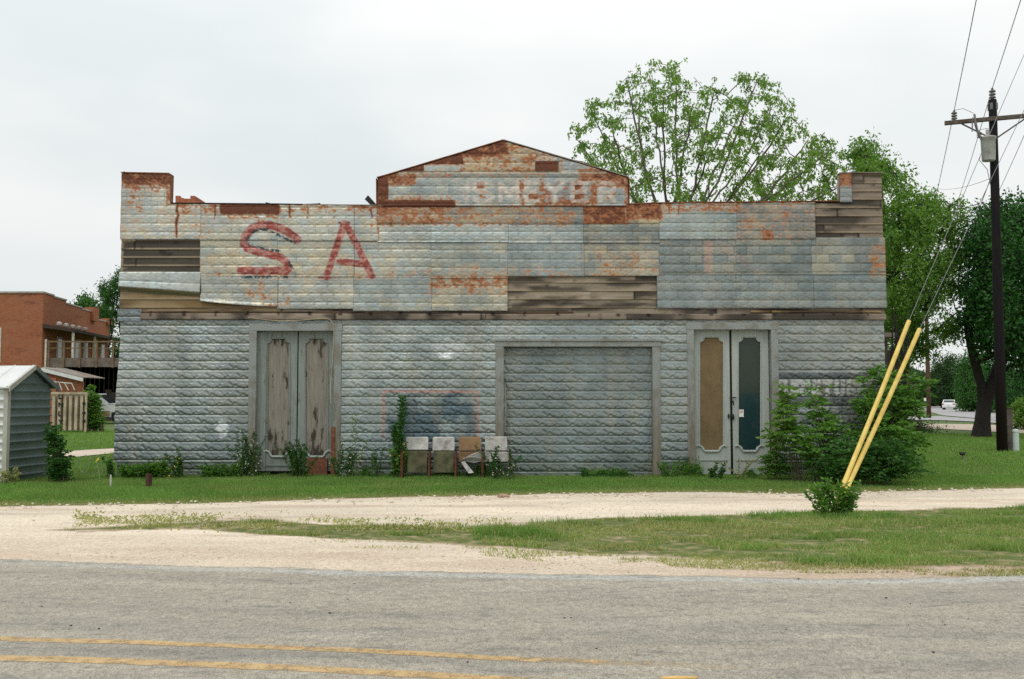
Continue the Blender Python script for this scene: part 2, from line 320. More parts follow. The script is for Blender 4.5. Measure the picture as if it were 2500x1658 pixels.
def paint(X, Z, base, Y=0.0, brick=True, stain=.5, seed=0, lower=False, hmap=None):
    u, v = uv_of(X, Z, Y); n = len(u); cb_ = C(*base); cb_ = cb_*.52+.48*C(164, 168, 165)*(cb_.mean()/C(164, 170, 166).mean()); col = np.tile(cb_*(np.array([.925, .955, .965]) if lower else np.array([.955, .972, .972]))*(.70 if lower else .73), (n, 1)); al = np.zeros(n)
    n1 = fbm(X*1.1, Z*1.6, 3+seed, 4); n2 = fbm(X*7, Z*9, 5, 4); n3 = vn(X*26, Z*34, 8); n4 = fbm(X*2.5, Z*.8, 23+seed, 3); fine = .55*n2+.45*n3
    col *= (1 + (n1-.5)[:, None]*.42 + (n2-.5)[:, None]*.22)
    cool = ss(.42, .68, fbm(X*.8+9, Z*1.3, 31, 3))[:, None]; col = col*(1-.35*cool) + col*np.array([.90, .98, 1.0])*.35*cool
    stv = fbm(X*3.2, Z*.45, 33+seed, 4); col *= (1+(stv-.5)*.5)[:, None]
    if brick:
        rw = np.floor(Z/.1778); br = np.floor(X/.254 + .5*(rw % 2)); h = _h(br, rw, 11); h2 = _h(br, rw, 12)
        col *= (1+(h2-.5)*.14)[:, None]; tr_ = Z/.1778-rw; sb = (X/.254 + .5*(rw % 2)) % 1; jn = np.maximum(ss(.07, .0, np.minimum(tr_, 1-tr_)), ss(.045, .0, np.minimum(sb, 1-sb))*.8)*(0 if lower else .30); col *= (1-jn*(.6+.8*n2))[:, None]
        k = (np.clip(h*1.1-.25 + (n1-.5)*1.6, 0, 1)*stain*.75)[:, None]; col = col*(1-k)+YS*k
        k = (ss(.60, .75, fine)*ss(.45, .7, n4)*stain*.7)[:, None]; col = col*(1-k)+OR_*k
    # rust
    S = np.full(n, 0.0)
    if not lower:
        for u0, u1, v0, v1, st, so_ in RUST:
            m = (u > u0-3*so_) & (u < u1+3*so_) & (v > v0-3*so_) & (v < v1+3*so_)
            if m.any():
                d = np.maximum(boxd(u[m], v[m], u0, u1, v0, v1), 0); S[m] = np.maximum(S[m], st*np.exp(-(d/(so_*.75))**2))
        for du, v0, v1, w_, st in DRIP:
            m = (abs(u-du) < 30) & (v > v0-4) & (v < v1+25)
            if m.any():
                wob = (vn(v[m]*.08, v[m]*0+du, 4)-.5)*5; ww = w_*(1-.45*ss(v0, v1, v[m])); S[m] = np.maximum(S[m], st*np.exp(-((u[m]-du-wob)/ww)**2)*(1-ss(v1-8, v1+14, v[m])))
        # rust creeping along the roof line
        e = v-topv(u); S = np.maximum(S, .5*np.exp(-(e/4.0)**2)*(u < 2050))
    q = S + (fine-.5)*1.15
    a1 = ss(.36, .60, q)*(S > .05); a2 = ss(.56, .70, q); a3 = ss(.80, 1.02, q)
    for a_, c_ in ((a1*.5, OR_), (a2*.85, MR), (a3*.95, DR)):
        col = col*(1-a_[:, None]) + c_*a_[:, None]*(1+(n3-.5)[:, None]*.35)
    al = np.clip(a1*.5+a2*.5, 0, 1)
    if not lower:
        m = (u > 560) & (u < 940) & (v > 530) & (v < 690)
        if m.any():
            uu, vv = u[m], v[m]; wv = (fbm(uu*.22, vv*.22, 40, 3)-.5)*3
            d = segd(uu, vv, S_ST)-10+wv
            for pl in A_ST: d = np.minimum(d, segd(uu, vv, pl)-8.3+wv)
            for pl in A_SF: d = np.minimum(d, segd(uu, vv, pl)-3+wv*.5)
            wear = fbm(uu*.11, vv*.16, 44, 4); a_ = ss(1.2, -1.2, d)*(.78+.22*ss(.38, .55, wear))
            c_ = RED*(ss(.36, .62, wear))[:, None] + RED2*(1-ss(.36, .62, wear))[:, None]
            cc = col[m]*(1-a_[:, None]) + c_*a_[:, None]*(1+(n2[m]-.5)[:, None]*.5)
            db = np.full(uu.shape, 1e9)
            for pl in S_SH: db = np.minimum(db, segd(uu, vv, pl))
            a_ = ss(4.3, 2.2, db+wv*.6)*ss(.36, .46, fbm(uu*.3, vv*.35, 48, 3)); col[m] = cc*(1-a_[:, None]) + BLK*a_[:, None]
        # ghost of a worn-off letter
        d = boxd(u, v, 1718, 1740, 588, 667)+(fine-.5)*9; a_ = (ss(2, -3, d)*.5*ss(.3, .6, n1+.15))[:, None]; col = col*(1-a_)+C(178, 142, 126)*a_
        d = segd(u, v, [(1762, 600), (1850, 665)])-9; a_ = (ss(3, -3, d)*.18)[:, None]; col = col*(1-a_)+C(160, 125, 120)*a_
        # pale sign lettering under the gable, rust showing between the letters
        m = (u > 1095) & (u < 1515) & (v > 430) & (v < 506) & (base[0] > 0)
        if m.any():
            uu, vv = u[m], v[m]; d = gly_d(uu, vv, MEY, 447, 491); a_ = ss(5.9, 4.2, d + (fine[m]-.5)*3.0)
            bd = ss(5, -3, boxd(uu, vv, 1275, 1470, 444, 497))*ss(7, 12, d)*ss(.42, .58, fine[m]+.08)*ss(.35, .55, fbm(uu*.06, vv*.09, 143, 3)); cc = col[m]*(1-bd[:, None]*.85)+MR*bd[:, None]*.85
            lc = C(190, 176, 164)*(1+(n2[m]-.5)[:, None]*.4); kk = (a_*(.42+.35*ss(.4, .6, fbm(uu*.15, vv*.15, 141, 3)))*ss(1085, 1160, uu))[:, None]
            col[m] = cc*(1-kk)+lc*kk; al[m] *= 1-a_
            m2 = (v > 425) & (v < 437) & (u > 946) & (u < 1500)
        band = ss(3, -2, boxd(u, v, 1030, 1480, 424.5, 436)+(n3-.5)*3)*(1-al)*.6; col = col*(1-band[:, None])+C(98, 106, 104)*band[:, None]
        lt = ss(2, -1, boxd(u, v, 940, 1480, 419.5, 423))*.6; col = col*(1-lt[:, None])+C(200, 192, 172)*lt[:, None]
    else:
        # dark sign bands and pale lettering beside the right-hand door
        wv = (fine-.5)*3.2
        b = np.minimum(boxd(u, v, 1899, 2164, 911, 925), boxd(u, v, 1899, 2164, 970, 990)); dk = ss(2.5, -2, b+wv)
        lt = ss(2, -2, boxd(u, v, 1899, 2164, 926.5, 968.5)+wv)
        gd = gly_d(u, v, FURN, 931, 963); ga = ss(6.2, 4.2, gd+wv*.6); dk = np.maximum(dk, lt*(1-ga)*.75)
        m = (u > 1899) & (v > 988) & (v < 1052); third = np.where(m, ss(.48, .6, fbm(u*.075, v*.05, 77, 2))*.55*ss(1052, 1040, v), 0); dk = np.maximum(dk, third)
        dk = dk[:, None]*.72; col = col*(1-dk)+C(50, 58, 62)*(1+(n2-.5)[:, None]*.9)*dk
        la = (lt*ga*.4)[:, None]; col = col*(1-la)+C(190, 188, 182)*la
        # worn blue-grey panel with a red outline behind the seats
        b = boxd(u, v, 940, 1163, 958, 1066); dk = (ss(8, -5, b+(n1-.5)*26)*(.22+.62*ss(.42, .62, fbm(X*3, Z*3, 61, 4))))[:, None]; col = col*(1-dk)+C(62, 82, 92)*dk
        for pl in ([(938, 955), (1166, 957)], [(937, 955), (936, 1068)], [(1166, 957), (1166, 1070)]):
            a_ = (ss(4.2, 1.8, segd(u, v, pl)+wv)*(.35+.4*n2))[:, None]; col = col*(1-a_)+C(170, 110, 98)*a_
        # paint scuffs and pale splashes
        for cx, cy, rx, ry, st in ((1088, 868, 22, 10, .55), (541, 1045, 17, 22, .6), (1100, 850, 60, 24, .25), (455, 1040, 60, 18, .12)):
            a_ = (ss(1.1, .5, np.hypot((u-cx)/rx, (v-cy)/ry)+(fine-.5)*1.3)*st)[:, None]; col = col*(1-a_)+C(222, 228, 226)*a_
        # the foot of the wall: blue-grey grime and algae of uneven height
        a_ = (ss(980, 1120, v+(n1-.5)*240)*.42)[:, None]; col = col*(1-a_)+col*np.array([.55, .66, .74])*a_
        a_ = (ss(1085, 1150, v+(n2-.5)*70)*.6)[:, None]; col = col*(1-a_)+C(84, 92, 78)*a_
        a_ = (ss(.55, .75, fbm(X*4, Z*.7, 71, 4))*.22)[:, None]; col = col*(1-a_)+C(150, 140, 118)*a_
        a_ = ss(14, 2, v-783)*.25; col *= (1-a_[:, None])  # top of the wall: colour evenly darker just below the trim board
    return np.concatenate([np.clip(col, .01, .85), al[:, None]], 1)
WOODP = [(300, 488, 585, 668, 'dark'), (1240, 1606, 676, 758, 'mid'), (1990, 2158, 498, 585, 'brown'), (2076, 2158, 424, 498, 'brown'), (290, 680, 698, 768, 'olive')]
def paintwood(X, Z, seed=0, Y=0.0, base=(134, 123, 108), zw=.168, dark=0.0):
    u, v = uv_of(X, Z, Y); n = len(u); rw = np.floor(Z/zw); t = Z/zw-rw
    hb = _h(rw, np.floor(X/2.9+_h(rw, rw*0, 2)*3), 51+seed)
    st = fbm(X*1.3+hb*50, Z*26, 9+seed, 4); st2 = fbm(X*.9+hb*20, rw*3+t*.8, 19+seed, 4); kn = vn(X*6+hb*9, Z*9, 33)
    c = np.tile(C(*base), (n, 1))*(1+(hb-.5)*.2)[:, None]*(1+(st-.5)*.9)[:, None]
    dk = ss(.47, .62, st2+.22*(st-.5)+dark)
    if base is not None:
        b = boxd(u, v, 300, 488, 583, 664); dk = np.maximum(dk, (b < 0)*ss(.26, .44, st2+.10)*ss(.08, .16, t))
    c = c*(1-dk[:, None]*.84)+C(44, 42, 38)*dk[:, None]*.84
    lt = ss(.58, .78, fbm(X*2.2, Z*9, 63+seed, 4))*.32*(1-dk); c = c*(1-lt[:, None])+C(172, 160, 142)*lt[:, None]
    ol = (ss(5, -20, boxd(u, v, 290, 700, 690, 766))*.6)[:, None]; c = c*(1-ol)+C(128, 104, 66)*(1+(st-.5)[:, None])*ol
    c *= (1-.5*ss(.80, .95, kn*(.7+.5*st)))[:, None]
    lip = ss(.16, .03, t)*.55; c = c*(1-lip[:, None])+C(170, 154, 130)*lip[:, None]*(1-.4*dk[:, None])
    jx = np.abs(((X/2.9+_h(rw, rw*0, 2)*3) % 1)-.5)*2.9; j = ss(1.45-.012, 1.45-.004, jx)*.8; c *= (1-j)[:, None]
    return np.concatenate([np.clip(c, .008, .8), np.zeros((n, 1))], 1)
# ------------------------------------------------------------------ stamped rock-face metal
def relief(lx, lz, style, amp=1.0):
    rw = np.floor(lz/.1778+1e-6); t = lz/.1778-rw; bw = .305 if style == 0 else .254
    off = .5*(rw % 2); s = lx/bw + off; bi = np.floor(s); s = s-bi
    edge = ss(0, .16, t)*(1-ss(.88, .99, t))
    mt = .95-1.35*np.abs(s-.47); under = ss(-.14, .10, mt-t)
    r1 = 1-np.abs(2*fbm(s*3.6, t*5.2, 90, 3)-1); r2 = 1-np.abs(2*fbm(s*9, t*9, 95, 2)-1)
    if style == 0:
        tri = 1-np.abs(((s*2+.3*(r1-.5)) % 1)*2-1); t0 = np.clip(.24+.36*tri*(.55+.45*(s < .5))+.22*(r1-.6), .12, .8); t0b = .07+.0*t
        up = np.clip((1-t)/(1-t0), 0, 1)**.85; dn = np.clip(t/t0, 0, 1)**.7; bump_ = np.where(t > t0, up, dn); ph = t*2.9 + .62*tri + 1.5*(fbm(s*2.2+bi*.0, t*1.7, 91, 3)-.5); rid = (1-np.abs(((ph) % 1)*2-1))**1.2
        led = ss(0, .10, t)*(1-ss(.84, .99, t)); va = (bi+rw) % 2; q1 = 1-np.abs(2*fbm(s*3.4+va*7, t*3.0+tri*1.15+va*3, 93, 3)-1); q2 = 1-np.abs(2*fbm(s*6.5+va*5, t*5.5+tri*1.2, 99, 2)-1); vj = ss(0, .05, np.minimum(s, 1-s)); h = .0075*bump_ + .0050*led*(.6+.4*vj) + .032*(q1-.55)*led*(.5+.75*(1-t)) + .015*(q2-.6)*led
    else:
        jt = ss(0, .05, s)*(1-ss(.95, 1, s)); low = ss(.75, .2, t)
        t0 = np.clip(.26+.30*(1-np.abs(2*s-1))*1.0+.25*(r1-.6), .1, .75); up = np.clip((1-t)/(1-t0), 0, 1); dn = np.clip(t/t0, 0, 1)**.7
        q1 = 1-np.abs(2*fbm(s*3.2+3, t*2.6+(1-np.abs(2*s-1))*1.0, 93, 3)-1); h = .0070*np.where(t > t0, up**.6, dn)*jt + .0035*edge*jt + .021*(q1-.55)*edge*jt*(.35+.8*(1-t))+.006*(r2-.6)*edge
    return h*amp
def sheet(name, u0, u1, v0, v1, base, style=1, y0=-.014, parent=None, mat=None, stain=.5, lower=False, yfn=None, dx=None, dz=.0127, lefts=None, amp=1.0, zref=None, tilt=.010, label=None, vcut=None, under=None):
    xa, zt = FX((u0+u1)/2 if False else u0, v0, y0); xb, _ = FX(u1, v0, y0); zb = FX((u0+u1)/2, v1, y0)[1]; xa = FX(u0, (v0+v1)/2, y0)[0]; xb = FX(u1, (v0+v1)/2, y0)[0]
    dx = dx or (.0203 if style == 0 else .0185)
    nx = max(3, int(round((xb-xa)/dx))+1); nz = max(3, int(round((zt-zb)/dz))+1)
    X, Z = np.meshgrid(np.linspace(xa, xb, nx), np.linspace(zt, zb, nz)); X = X.ravel(); Z = Z.ravel()
    zr = zt if zref is None else zref
    lz = (Z-zr) + .1778*60; h = relief(X-xa if style else X, lz, style, amp)*(.52+.85*fbm(X*1.3, Z*1.7, 301, 3)) + .016*(fbm(X*1.1, Z*1.5, 303, 3)-.5) + .006*(vn(X*5, Z*6, 305)-.5)
    tt = (zt-Z)/max(zt-zb, .01); Y = y0 - h - tilt*tt - .004*np.sin(X*2.1+v0)*tt
    if yfn is not None: X, Y, Z = yfn(X, Y, Z, (X-xa)/(xb-xa), tt)
    if vcut:                                               # follow the parapet outline
        uu, _ = uv_of(X, Z, Y); tv = topv(np.clip(uu, u0+.3, u1-.3)); zc = FX(0, 0)[1]
        # height of the outline at every x
        zz = EYE + (-(tv-829)/FPX*cp+sp)/(cp+(tv-829)/FPX*sp)*(Y-CAMY)
        Z = np.minimum(Z, zz)
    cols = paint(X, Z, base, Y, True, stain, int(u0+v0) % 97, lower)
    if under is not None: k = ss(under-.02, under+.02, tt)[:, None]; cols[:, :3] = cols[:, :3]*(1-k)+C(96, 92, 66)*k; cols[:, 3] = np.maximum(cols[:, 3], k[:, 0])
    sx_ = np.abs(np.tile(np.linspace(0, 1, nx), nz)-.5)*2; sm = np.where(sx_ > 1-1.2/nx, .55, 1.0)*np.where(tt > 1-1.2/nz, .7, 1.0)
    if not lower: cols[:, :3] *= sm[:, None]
    Vv = np.stack([X, Y, Z], 1); i = np.arange(nz-1)[:, None]*nx + np.arange(nx-1)[None]; i = i.ravel()
    me = npmesh(name, Vv, np.stack([i, i+nx, i+nx+1, i+1], 1), cols, smooth=True)
    return link(name, me, mat, parent, label)
M = {}
M['siding'] = attrmat('galvanised siding', .40, .50, 60, .07, .10, rustm=True, spec=.5)
M['wood'] = attrmat('weathered boards', .85, 0, 40, .22, .5, stretch=(1.2, 6, 9), spec=.15)
M['frame'] = NT('flaked grey paint')
def _fr(t):
    c = t.pos(); g = t.noise(t.pos((14, 14, 1.2)), 2.2, 5, .65); b = t.noise(c, 3.1, 5, .6); f = t.noise(c, 40, 3)
    z = t.n('ShaderNodeSeparateXYZ'); t.L(c, z.inputs[0])
    col = t.ramp(f, [(.3, (.20, .225, .215)), (.7, (.32, .34, .325))])
    low = t.mr(t.math('ADD', z.outputs[2], t.math('MULTIPLY', t.math('SUBTRACT', g, .5), 2.2)), .4, 2.3, .9, 0)
    wood = t.ramp(g, [(.3, (.10, .085, .065)), (.7, (.27, .23, .18))])
    col = t.mix(low, col, wood); col = t.mix(t.mr(b, .48, .64, 0, .75), col, (.19, .175, .145))
    t.bsdf(col, .8, 0, t.bump(t.math('ADD', g, t.math('MULTIPLY', f, .4)), .5, .008), .25)
_fr(M['frame']); M['frame'] = M['frame'].m
def woodmat(name, a, b, dirt, dthr=.55, streak=12, rot=False):
    t = NT(name); g = t.noise(t.pos((streak, streak, .8)), 2.4, 5, .65); c = t.pos()
    f = t.noise(c, 55, 3); col = t.ramp(g, [(.25, a), (.75, b)]); d = t.noise(t.pos((5, 5, 1.3)), 1.7, 6, .7)
    if rot:
        z = t.n('ShaderNodeSeparateXYZ'); t.L(t.pos(), z.inputs[0]); d = t.math('ADD', d, t.math('ADD', t.mr(z.outputs[2], .45, 1.3, .13, 0), t.mr(z.outputs[2], 2.25, 2.75, 0, .10)))
    col = t.mix(t.mr(d, dthr, dthr+.11, 0, .9), col, dirt)
    t.bsdf(col, .85, 0, t.bump(t.math('ADD', g, t.math('MULTIPLY', f, .5)), .4, .006), .2); return t.m
M['panel'] = woodmat('bare door panel', (.165, .15, .125), (.30, .275, .235), (.030, .022, .015), .565, rot=True)
M['door'] = woodmat('grey green door paint', (.17, .20, .185), (.28, .31, .285), (.15, .13, .10), .54)
M['door2'] = woodmat('pale door paint', (.31, .345, .32), (.43, .46, .42), (.15, .125, .09), .66)
M['brown'] = NT('brown woven board')
def _br(t):
    c = t.pos((1, 1, 1)); wv = t.n('ShaderNodeTexWave', wave_type='BANDS', bands_direction='X'); wv.inputs['Scale'].default_value = 26; wv.inputs['Distortion'].default_value = 3.5; t.L(c, wv.inputs[0])
    w2 = t.n('ShaderNodeTexWave', wave_type='BANDS', bands_direction='Z'); w2.inputs['Scale'].default_value = 24; w2.inputs['Distortion'].default_value = 3; t.L(c, w2.inputs[0])
    h = t.math('ADD', wv.outputs['Fac'], w2.outputs['Fac']); n = t.noise(c, 3, 5)
    col = t.ramp(t.math('ADD', t.math('MULTIPLY', h, .3), t.math('MULTIPLY', n, .6)), [(.3, (.085, .06, .03)), (.8, (.25, .17, .085))])
    t.bsdf(col, .7, 0, t.bump(h, .4, .004), .3)
_br(M['brown']); M['brown'] = M['brown'].m
M['glass'] = NT('dusty dark glass')
def _gl(t):
    n = t.noise(t.pos((1, 1, .7)), 2.2, 5, .6); z = t.n('ShaderNodeSeparateXYZ'); t.L(t.pos(), z.inputs[0])
    a = t.mix(t.mr(z.outputs[2], 1.55, 1.75, 0, 1), (.010, .036, .038), (.030, .046, .032))
    col = t.mix(t.mr(n, .45, .75, 0, .6), a, (.03, .05, .045)); t.bsdf(col, t.mr(n, .3, .7, .18, .42), 0, None, .35)
_gl(M['glass']); M['glass'] = M['glass'].m
M['black'] = simple('blackened metal', (.02, .018, .015), .6, .3)
M['rustymetal'] = simple('rusted steel', (.20, .075, .03), .85, 0, .5, 14, .5, dirt=(.07, .03, .018))
M['olive'] = simple('shaded sheet back', (.20, .19, .13), .8, 0, .3, 6)
M['roofm'] = simple('old roof sheets', (.22, .19, .16), .7, .2, .4, 2.2, .3, dirt=(.20, .09, .045))
# ------------------------------------------------------------------ the storefront
store = empty('store_building', (0, 0, 0), 0, 'old storefront clad in stamped grey metal, stepped rusty false front with faded red letters', 'building')
XL, XR = FX(292, 800)[0], FX(2158, 800)[0]
b = MB(); b.box(XL+.03, XR-.03, .22, .30, 0, FX(0, 782)[1]); b.build('front_wall', M['black'], store)
# side and back walls, low roof behind the parapet
b = MB(); b.box(XL, XL+.12, .28, 19, 0, 4.15).box(XL+.12, XR-.12, 18.88, 19, 0, 4.15); b.build('side_wall', M['roofm'], store)
b = MB(); b.box(XR-.12, XR, .28, 19, 0, 4.15); b.build('side_wall', M['roofm'], store)
zc = FX(1229, 400)[1]-.25; xc = FX(1229, 400)[0]
b = MB(); b.prism([(XL-.1, 4.16), (XL+4.9, 4.5), (xc-2.3, 4.62), (xc, zc), (xc+2.3, 4.62), (XR-4.6, 4.5), (XR+.1, 4.16), (XR+.1, 4.22), (XR-4.6, 4.57), (xc+2.32, 4.70), (xc, zc+.09), (xc-2.32, 4.70), (XL+4.9, 4.57), (XL-.1, 4.22)], 'y', .35, 19.2)
b.build('roof', M['roofm'], store)
# false-front frame and lap boards
def boards(name, u0, u1, v0, v1, parent, y0=.010, zw=.168, **k):
    xa = FX(u0, (v0+v1)/2)[0]; xb = FX(u1, (v0+v1)/2)[0]; zt = FX(u0, v0)[1]; zb = FX(u0, v1)[1]
    nb = int(math.ceil(zt/zw)); nb0 = int(math.floor(zb/zw)); zs = []; ys = []
    for i in range(nb0, nb+1):
        for t, yy in ((0, -.002), (.0, -.020), (.06, -.021), (.25, -.017), (.5, -.012), (.75, -.007), (.97, -.002)):
            zs.append((i+t)*zw); ys.append(y0+yy)
    zs = np.array(zs); ys = np.array(ys); nx = max(3, int((xb-xa)/.03)); xs = np.linspace(xa, xb, nx)
    X, Z = np.meshgrid(xs, zs); Y = np.repeat(ys[:, None], nx, 1)
    Y = Y - .006*(vn(X*.7, np.floor(Z/zw+1e-4)*5.1, 5)-.5); Z = np.clip(Z, zb, zt) + 0*X
    X, Y, Z = X.ravel(), Y.ravel(), Z.ravel()
    uu, _ = uv_of(X, Z, Y); tv = topv(np.clip(uu, u0+.3, u1-.3))+2; zz = EYE + (-(tv-829)/FPX*cp+sp)/(cp+(tv-829)/FPX*sp)*(Y-CAMY); Z = np.minimum(Z, zz)
    cols = paintwood(X, Z+1e-4, **k); nz = len(zs); i = (np.arange(nz-1)[:, None]*nx + np.arange(nx-1)[None]).ravel()
    return link(name, npmesh(name, np.stack([X, Y, Z], 1), np.stack([i, i+1, i+nx+1, i+nx], 1), cols), M['wood'], parent)
boards('board_siding', 296, 1233, 424, 782, store)
boards('board_siding', 1233, 1640, 424, 782, store)
boards('board_siding', 1640, 2156, 424, 782, store, base=(122, 110, 98))
# solid core of the false front with its thickness (follows the stepped outline)
poly = [(XL+.06, FX(0, 782)[1])]
for (u, v) in OUT:
    uu = min(max(u, 297), 2154); x, z = FX(uu, v+3); poly.append((x, z))
poly.append((FX(2154, 782)[0], FX(0, 782)[1]))
b = MB(); b.prism(poly, 'y', .03, .16); b.build('false_front', M['roofm'], store)
# metal sheets of the false front (u0,u1,v0,v1, colour, stain)
UP = [(297, 490, 424, 585, (194, 194, 184), .55), (490, 678, 498, 586, (190, 192, 184), .5), (678, 864, 500, 588, (182, 188, 180), .5), (864, 924, 500, 589, (176, 184, 180), .5),
      (922, 1533, 419, 503, (172, 180, 178), .35), (947, 1032, 380, 420, (172, 178, 174), .3), (1032, 1127, 344, 420, (176, 180, 174), .3), (1127, 1308, 340, 420, (188, 172, 138), .6), (1308, 1362, 344, 420, (172, 176, 170), .3), (1362, 1500, 380, 420, (168, 174, 174), .1),
      (922, 1425, 503, 547, (142, 144, 138), .5), (1425, 1530, 503, 547, (150, 128, 96), .6), (1530, 1610, 497, 547, (168, 150, 118), .6),
      (922, 1053, 545, 592, (182, 186, 178), .5), (1053, 1240, 545, 592, (180, 192, 190), .25), (1240, 1425, 545, 594, (174, 186, 186), .25), (1425, 1610, 545, 594, (140, 146, 138), .35),
      (1610, 1797, 495, 585, (158, 170, 168), .2), (1797, 1988, 493, 584, (146, 140, 134), .35),
      (490, 678, 584, 675, (178, 184, 174), .6), (678, 864, 586, 676, (180, 184, 172), .6), (864, 1053, 588, 677, (172, 180, 174), .5), (1053, 1240, 590, 680, (164, 172, 166), .5), (1240, 1425, 591, 675, (158, 172, 172), .35), (1425, 1610, 591, 674, (152, 154, 144), .5),
      (1610, 1797, 582, 671, (136, 148, 146), .3), (1797, 1980, 581, 671, (132, 146, 144), .3), (1980, 2160, 580, 671, (138, 148, 144), .4),
      (678, 864, 674, 754, (176, 182, 176), .5), (864, 1053, 675, 760, (168, 180, 178), .4), (1053, 1238, 677, 759, (184, 182, 164), .7),
      (1605, 1797, 669, 753, (148, 160, 160), .25), (1797, 1985, 669, 753, (138, 152, 152), .2), (1985, 2162, 669, 752, (132, 148, 150), .2), (2050, 2078, 424, 494, (158, 164, 164), .2)]
for k, (u0, u1, v0, v1, cb, stn) in enumerate(UP):
    y0 = -.012 - .004*(k % 3) - (.012 if v0 < 500 and u0 > 900 and u0 < 1520 else 0) - (.010 if v1 < 595 else 0)
    cut = v0 < 503
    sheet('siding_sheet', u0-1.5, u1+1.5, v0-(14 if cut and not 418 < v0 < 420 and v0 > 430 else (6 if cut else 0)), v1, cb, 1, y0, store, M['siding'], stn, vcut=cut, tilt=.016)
# two loose sheets at the left whose lower edges have come away
def flap(X, Y, Z, s, t):
    k = .72; o = np.where(t < k, (t/k)**1.4, 1-(t-k)/(1-k)*1.0); amt = .05*(1-.3*s)
    drop = s*.17; Z2 = Z - drop*t**1.2 ; return X, Y-o*amt+.07*ss(k, 1, t), Z2
sheet('loose_sheet', 291, 490, 664, 713, (176, 186, 186), 1, -.03, store, M['siding'], .25, yfn=flap, under=.72, label='bent metal sheet whose lower edge sticks out from the wall')
def flare(X, Y, Z, s, t):
    o = ss(.80, 1, t)*(.026+.012*np.sin(s*5)); lift = (1-s)**2*.09*ss(.6, 1, t); return X, Y-o, Z+lift-.02*s*t
sheet('loose_sheet', 489, 679, 673, 746, (182, 184, 174), 1, -.03, store, M['siding'], .5, yfn=flare, label='metal sheet flaring outwards along its bottom edge')
# corner board at the left of the tower and rusty edge trims on the parapet
def trim(pts, w_, mat, y0=-.05, y1=.17, name='parapet_trim', th=None):
    q = MB(); th = th or .018
    for (a, bb) in zip(pts[:-1], pts[1:]):
        (x0, z0), (x1, z1) = FX(*a), FX(*bb); L = math.hypot(x1-x0, z1-z0); nx_, nz_ = -(z1-z0)/L*th, (x1-x0)/L*th
        q.prism([(x0, z0), (x1, z1), (x1+nx_, z1+nz_), (x0+nx_, z0+nz_)], 'y', y0, y1)
    q.build(name, mat, store)
trim([(297, 423), (414, 425.2)], 0, M['rustymetal']); trim([(415.5, 425), (413.5, 497)], 0, M['rustymetal'], -.035); trim([(416, 497.3), (680, 499.4), (740, 500.6)], 0, M['black'], -.035)
trim([(740, 501), (921, 502.5)], 0, M['roofm'], -.03); trim([(921, 500), (920.5, 436.5)], 0, M['rustymetal'], -.045); trim([(921, 435.5), (946, 428.5), (1229, 343.7)], 0, M['rustymetal'], -.06); trim([(1229, 343.7), (1534, 433.8)], 0, M['roofm'], -.06)
trim([(1534.5, 434), (1534.5, 499.5)], 0, M['rustymetal'], -.05); trim([(1534.5, 499.2), (1610, 496.5), (2049, 492)], 0, M['rustymetal'], -.03); trim([(2050, 423.6), (2155, 423.6)], 0, M['roofm'], -.035)
# scraps of flashing standing up from the parapet
b = MB(); x0, z0 = FX(890, 488); p = [FX(890, 486), FX(898, 476), FX(918, 498), FX(916, 502), FX(904, 500)]
b.prism(p, 'y', .02, .035); b.build('bent_flashing', M['black'], store)
b = MB(); b.tube([(*[FX(q[0], q[1])[0]], -.01, FX(q[0], q[1])[1]) for q in ((649, 495.5), (656, 497), (664, 499), (740, 500), (775, 498.5), (782, 497.5))], .014, 5); b.build('bent_flashing', M['black'], store)
b = MB(); b.tube([(FX(q[0], q[1])[0], -.02, FX(q[0], q[1])[1]) for q in ((303, 420), (312, 424), (335, 425.5))], .012, 5); b.build('bent_flashing', M['black'], store)
b = MB(); b.tube([(FX(q[0], q[1])[0], -.02, FX(q[0], q[1])[1]) for q in ((1395, 391), (1427, 396.5), (1440, 404))], .008, 5); b.build('bent_flashing', M['black'], store)
# trim boards under the false front
def board(name, u0, u1, v0, v1, y0, y1, base=(128, 116, 104), parent=store, seed=3, dark=.02):
    xa = FX(u0, v0)[0]; xb = FX(u1, v0)[0]; zt = FX(u0, v0)[1]; zb = FX(u0, v1)[1]; nx = max(4, int((xb-xa)/.04)); nz = 6
    X, Z = np.meshgrid(np.linspace(xa, xb, nx), np.linspace(zt, zb, nz)); X = X.ravel(); Z = Z.ravel(); Y = np.full(X.shape, y0)
    sag = (vn(X*.5, X*0, seed)-.5)*.012; Z = Z+sag
    V = np.concatenate([np.stack([X, Y, Z], 1), np.stack([X[:nx], Y[:nx]*0+y1, Z[:nx]], 1), np.stack([X[-nx:], Y[-nx:]*0+y1, Z[-nx:]], 1)])
    i = (np.arange(nz-1)[:, None]*nx+np.arange(nx-1)[None]).ravel(); F_ = np.stack([i, i+nx, i+nx+1, i+1], 1); n0 = nx*nz; j = np.arange(nx-1)
    F_ = np.concatenate([F_, np.stack([j, j+1, n0+j+1, n0+j], 1), np.stack([n0-nx+j, n0+nx+j, n0+nx+j+1, n0-nx+j+1], 1)])
    cols = paintwood(V[:, 0], V[:, 2], seed=seed, Y=V[:, 1], base=base, zw=5.0, dark=dark)
    if seed in (3, 6, 8): sp_ = (np.abs((V[:, 0]/.62+.2*vn(V[:, 0]*.8, V[:, 0]*0, 9)) % 1-.5)*.62 < .03) & (Z.max()-V[:, 2] < .05); cols[sp_, :3] *= .25
    return link(name, npmesh(name, V, F_, cols), M['wood'], parent)
board('trim_board', 345, 1185, 766, 781, -.055, .01); board('trim_board', 1186, 2161, 767, 781.5, -.052, .01, seed=6)
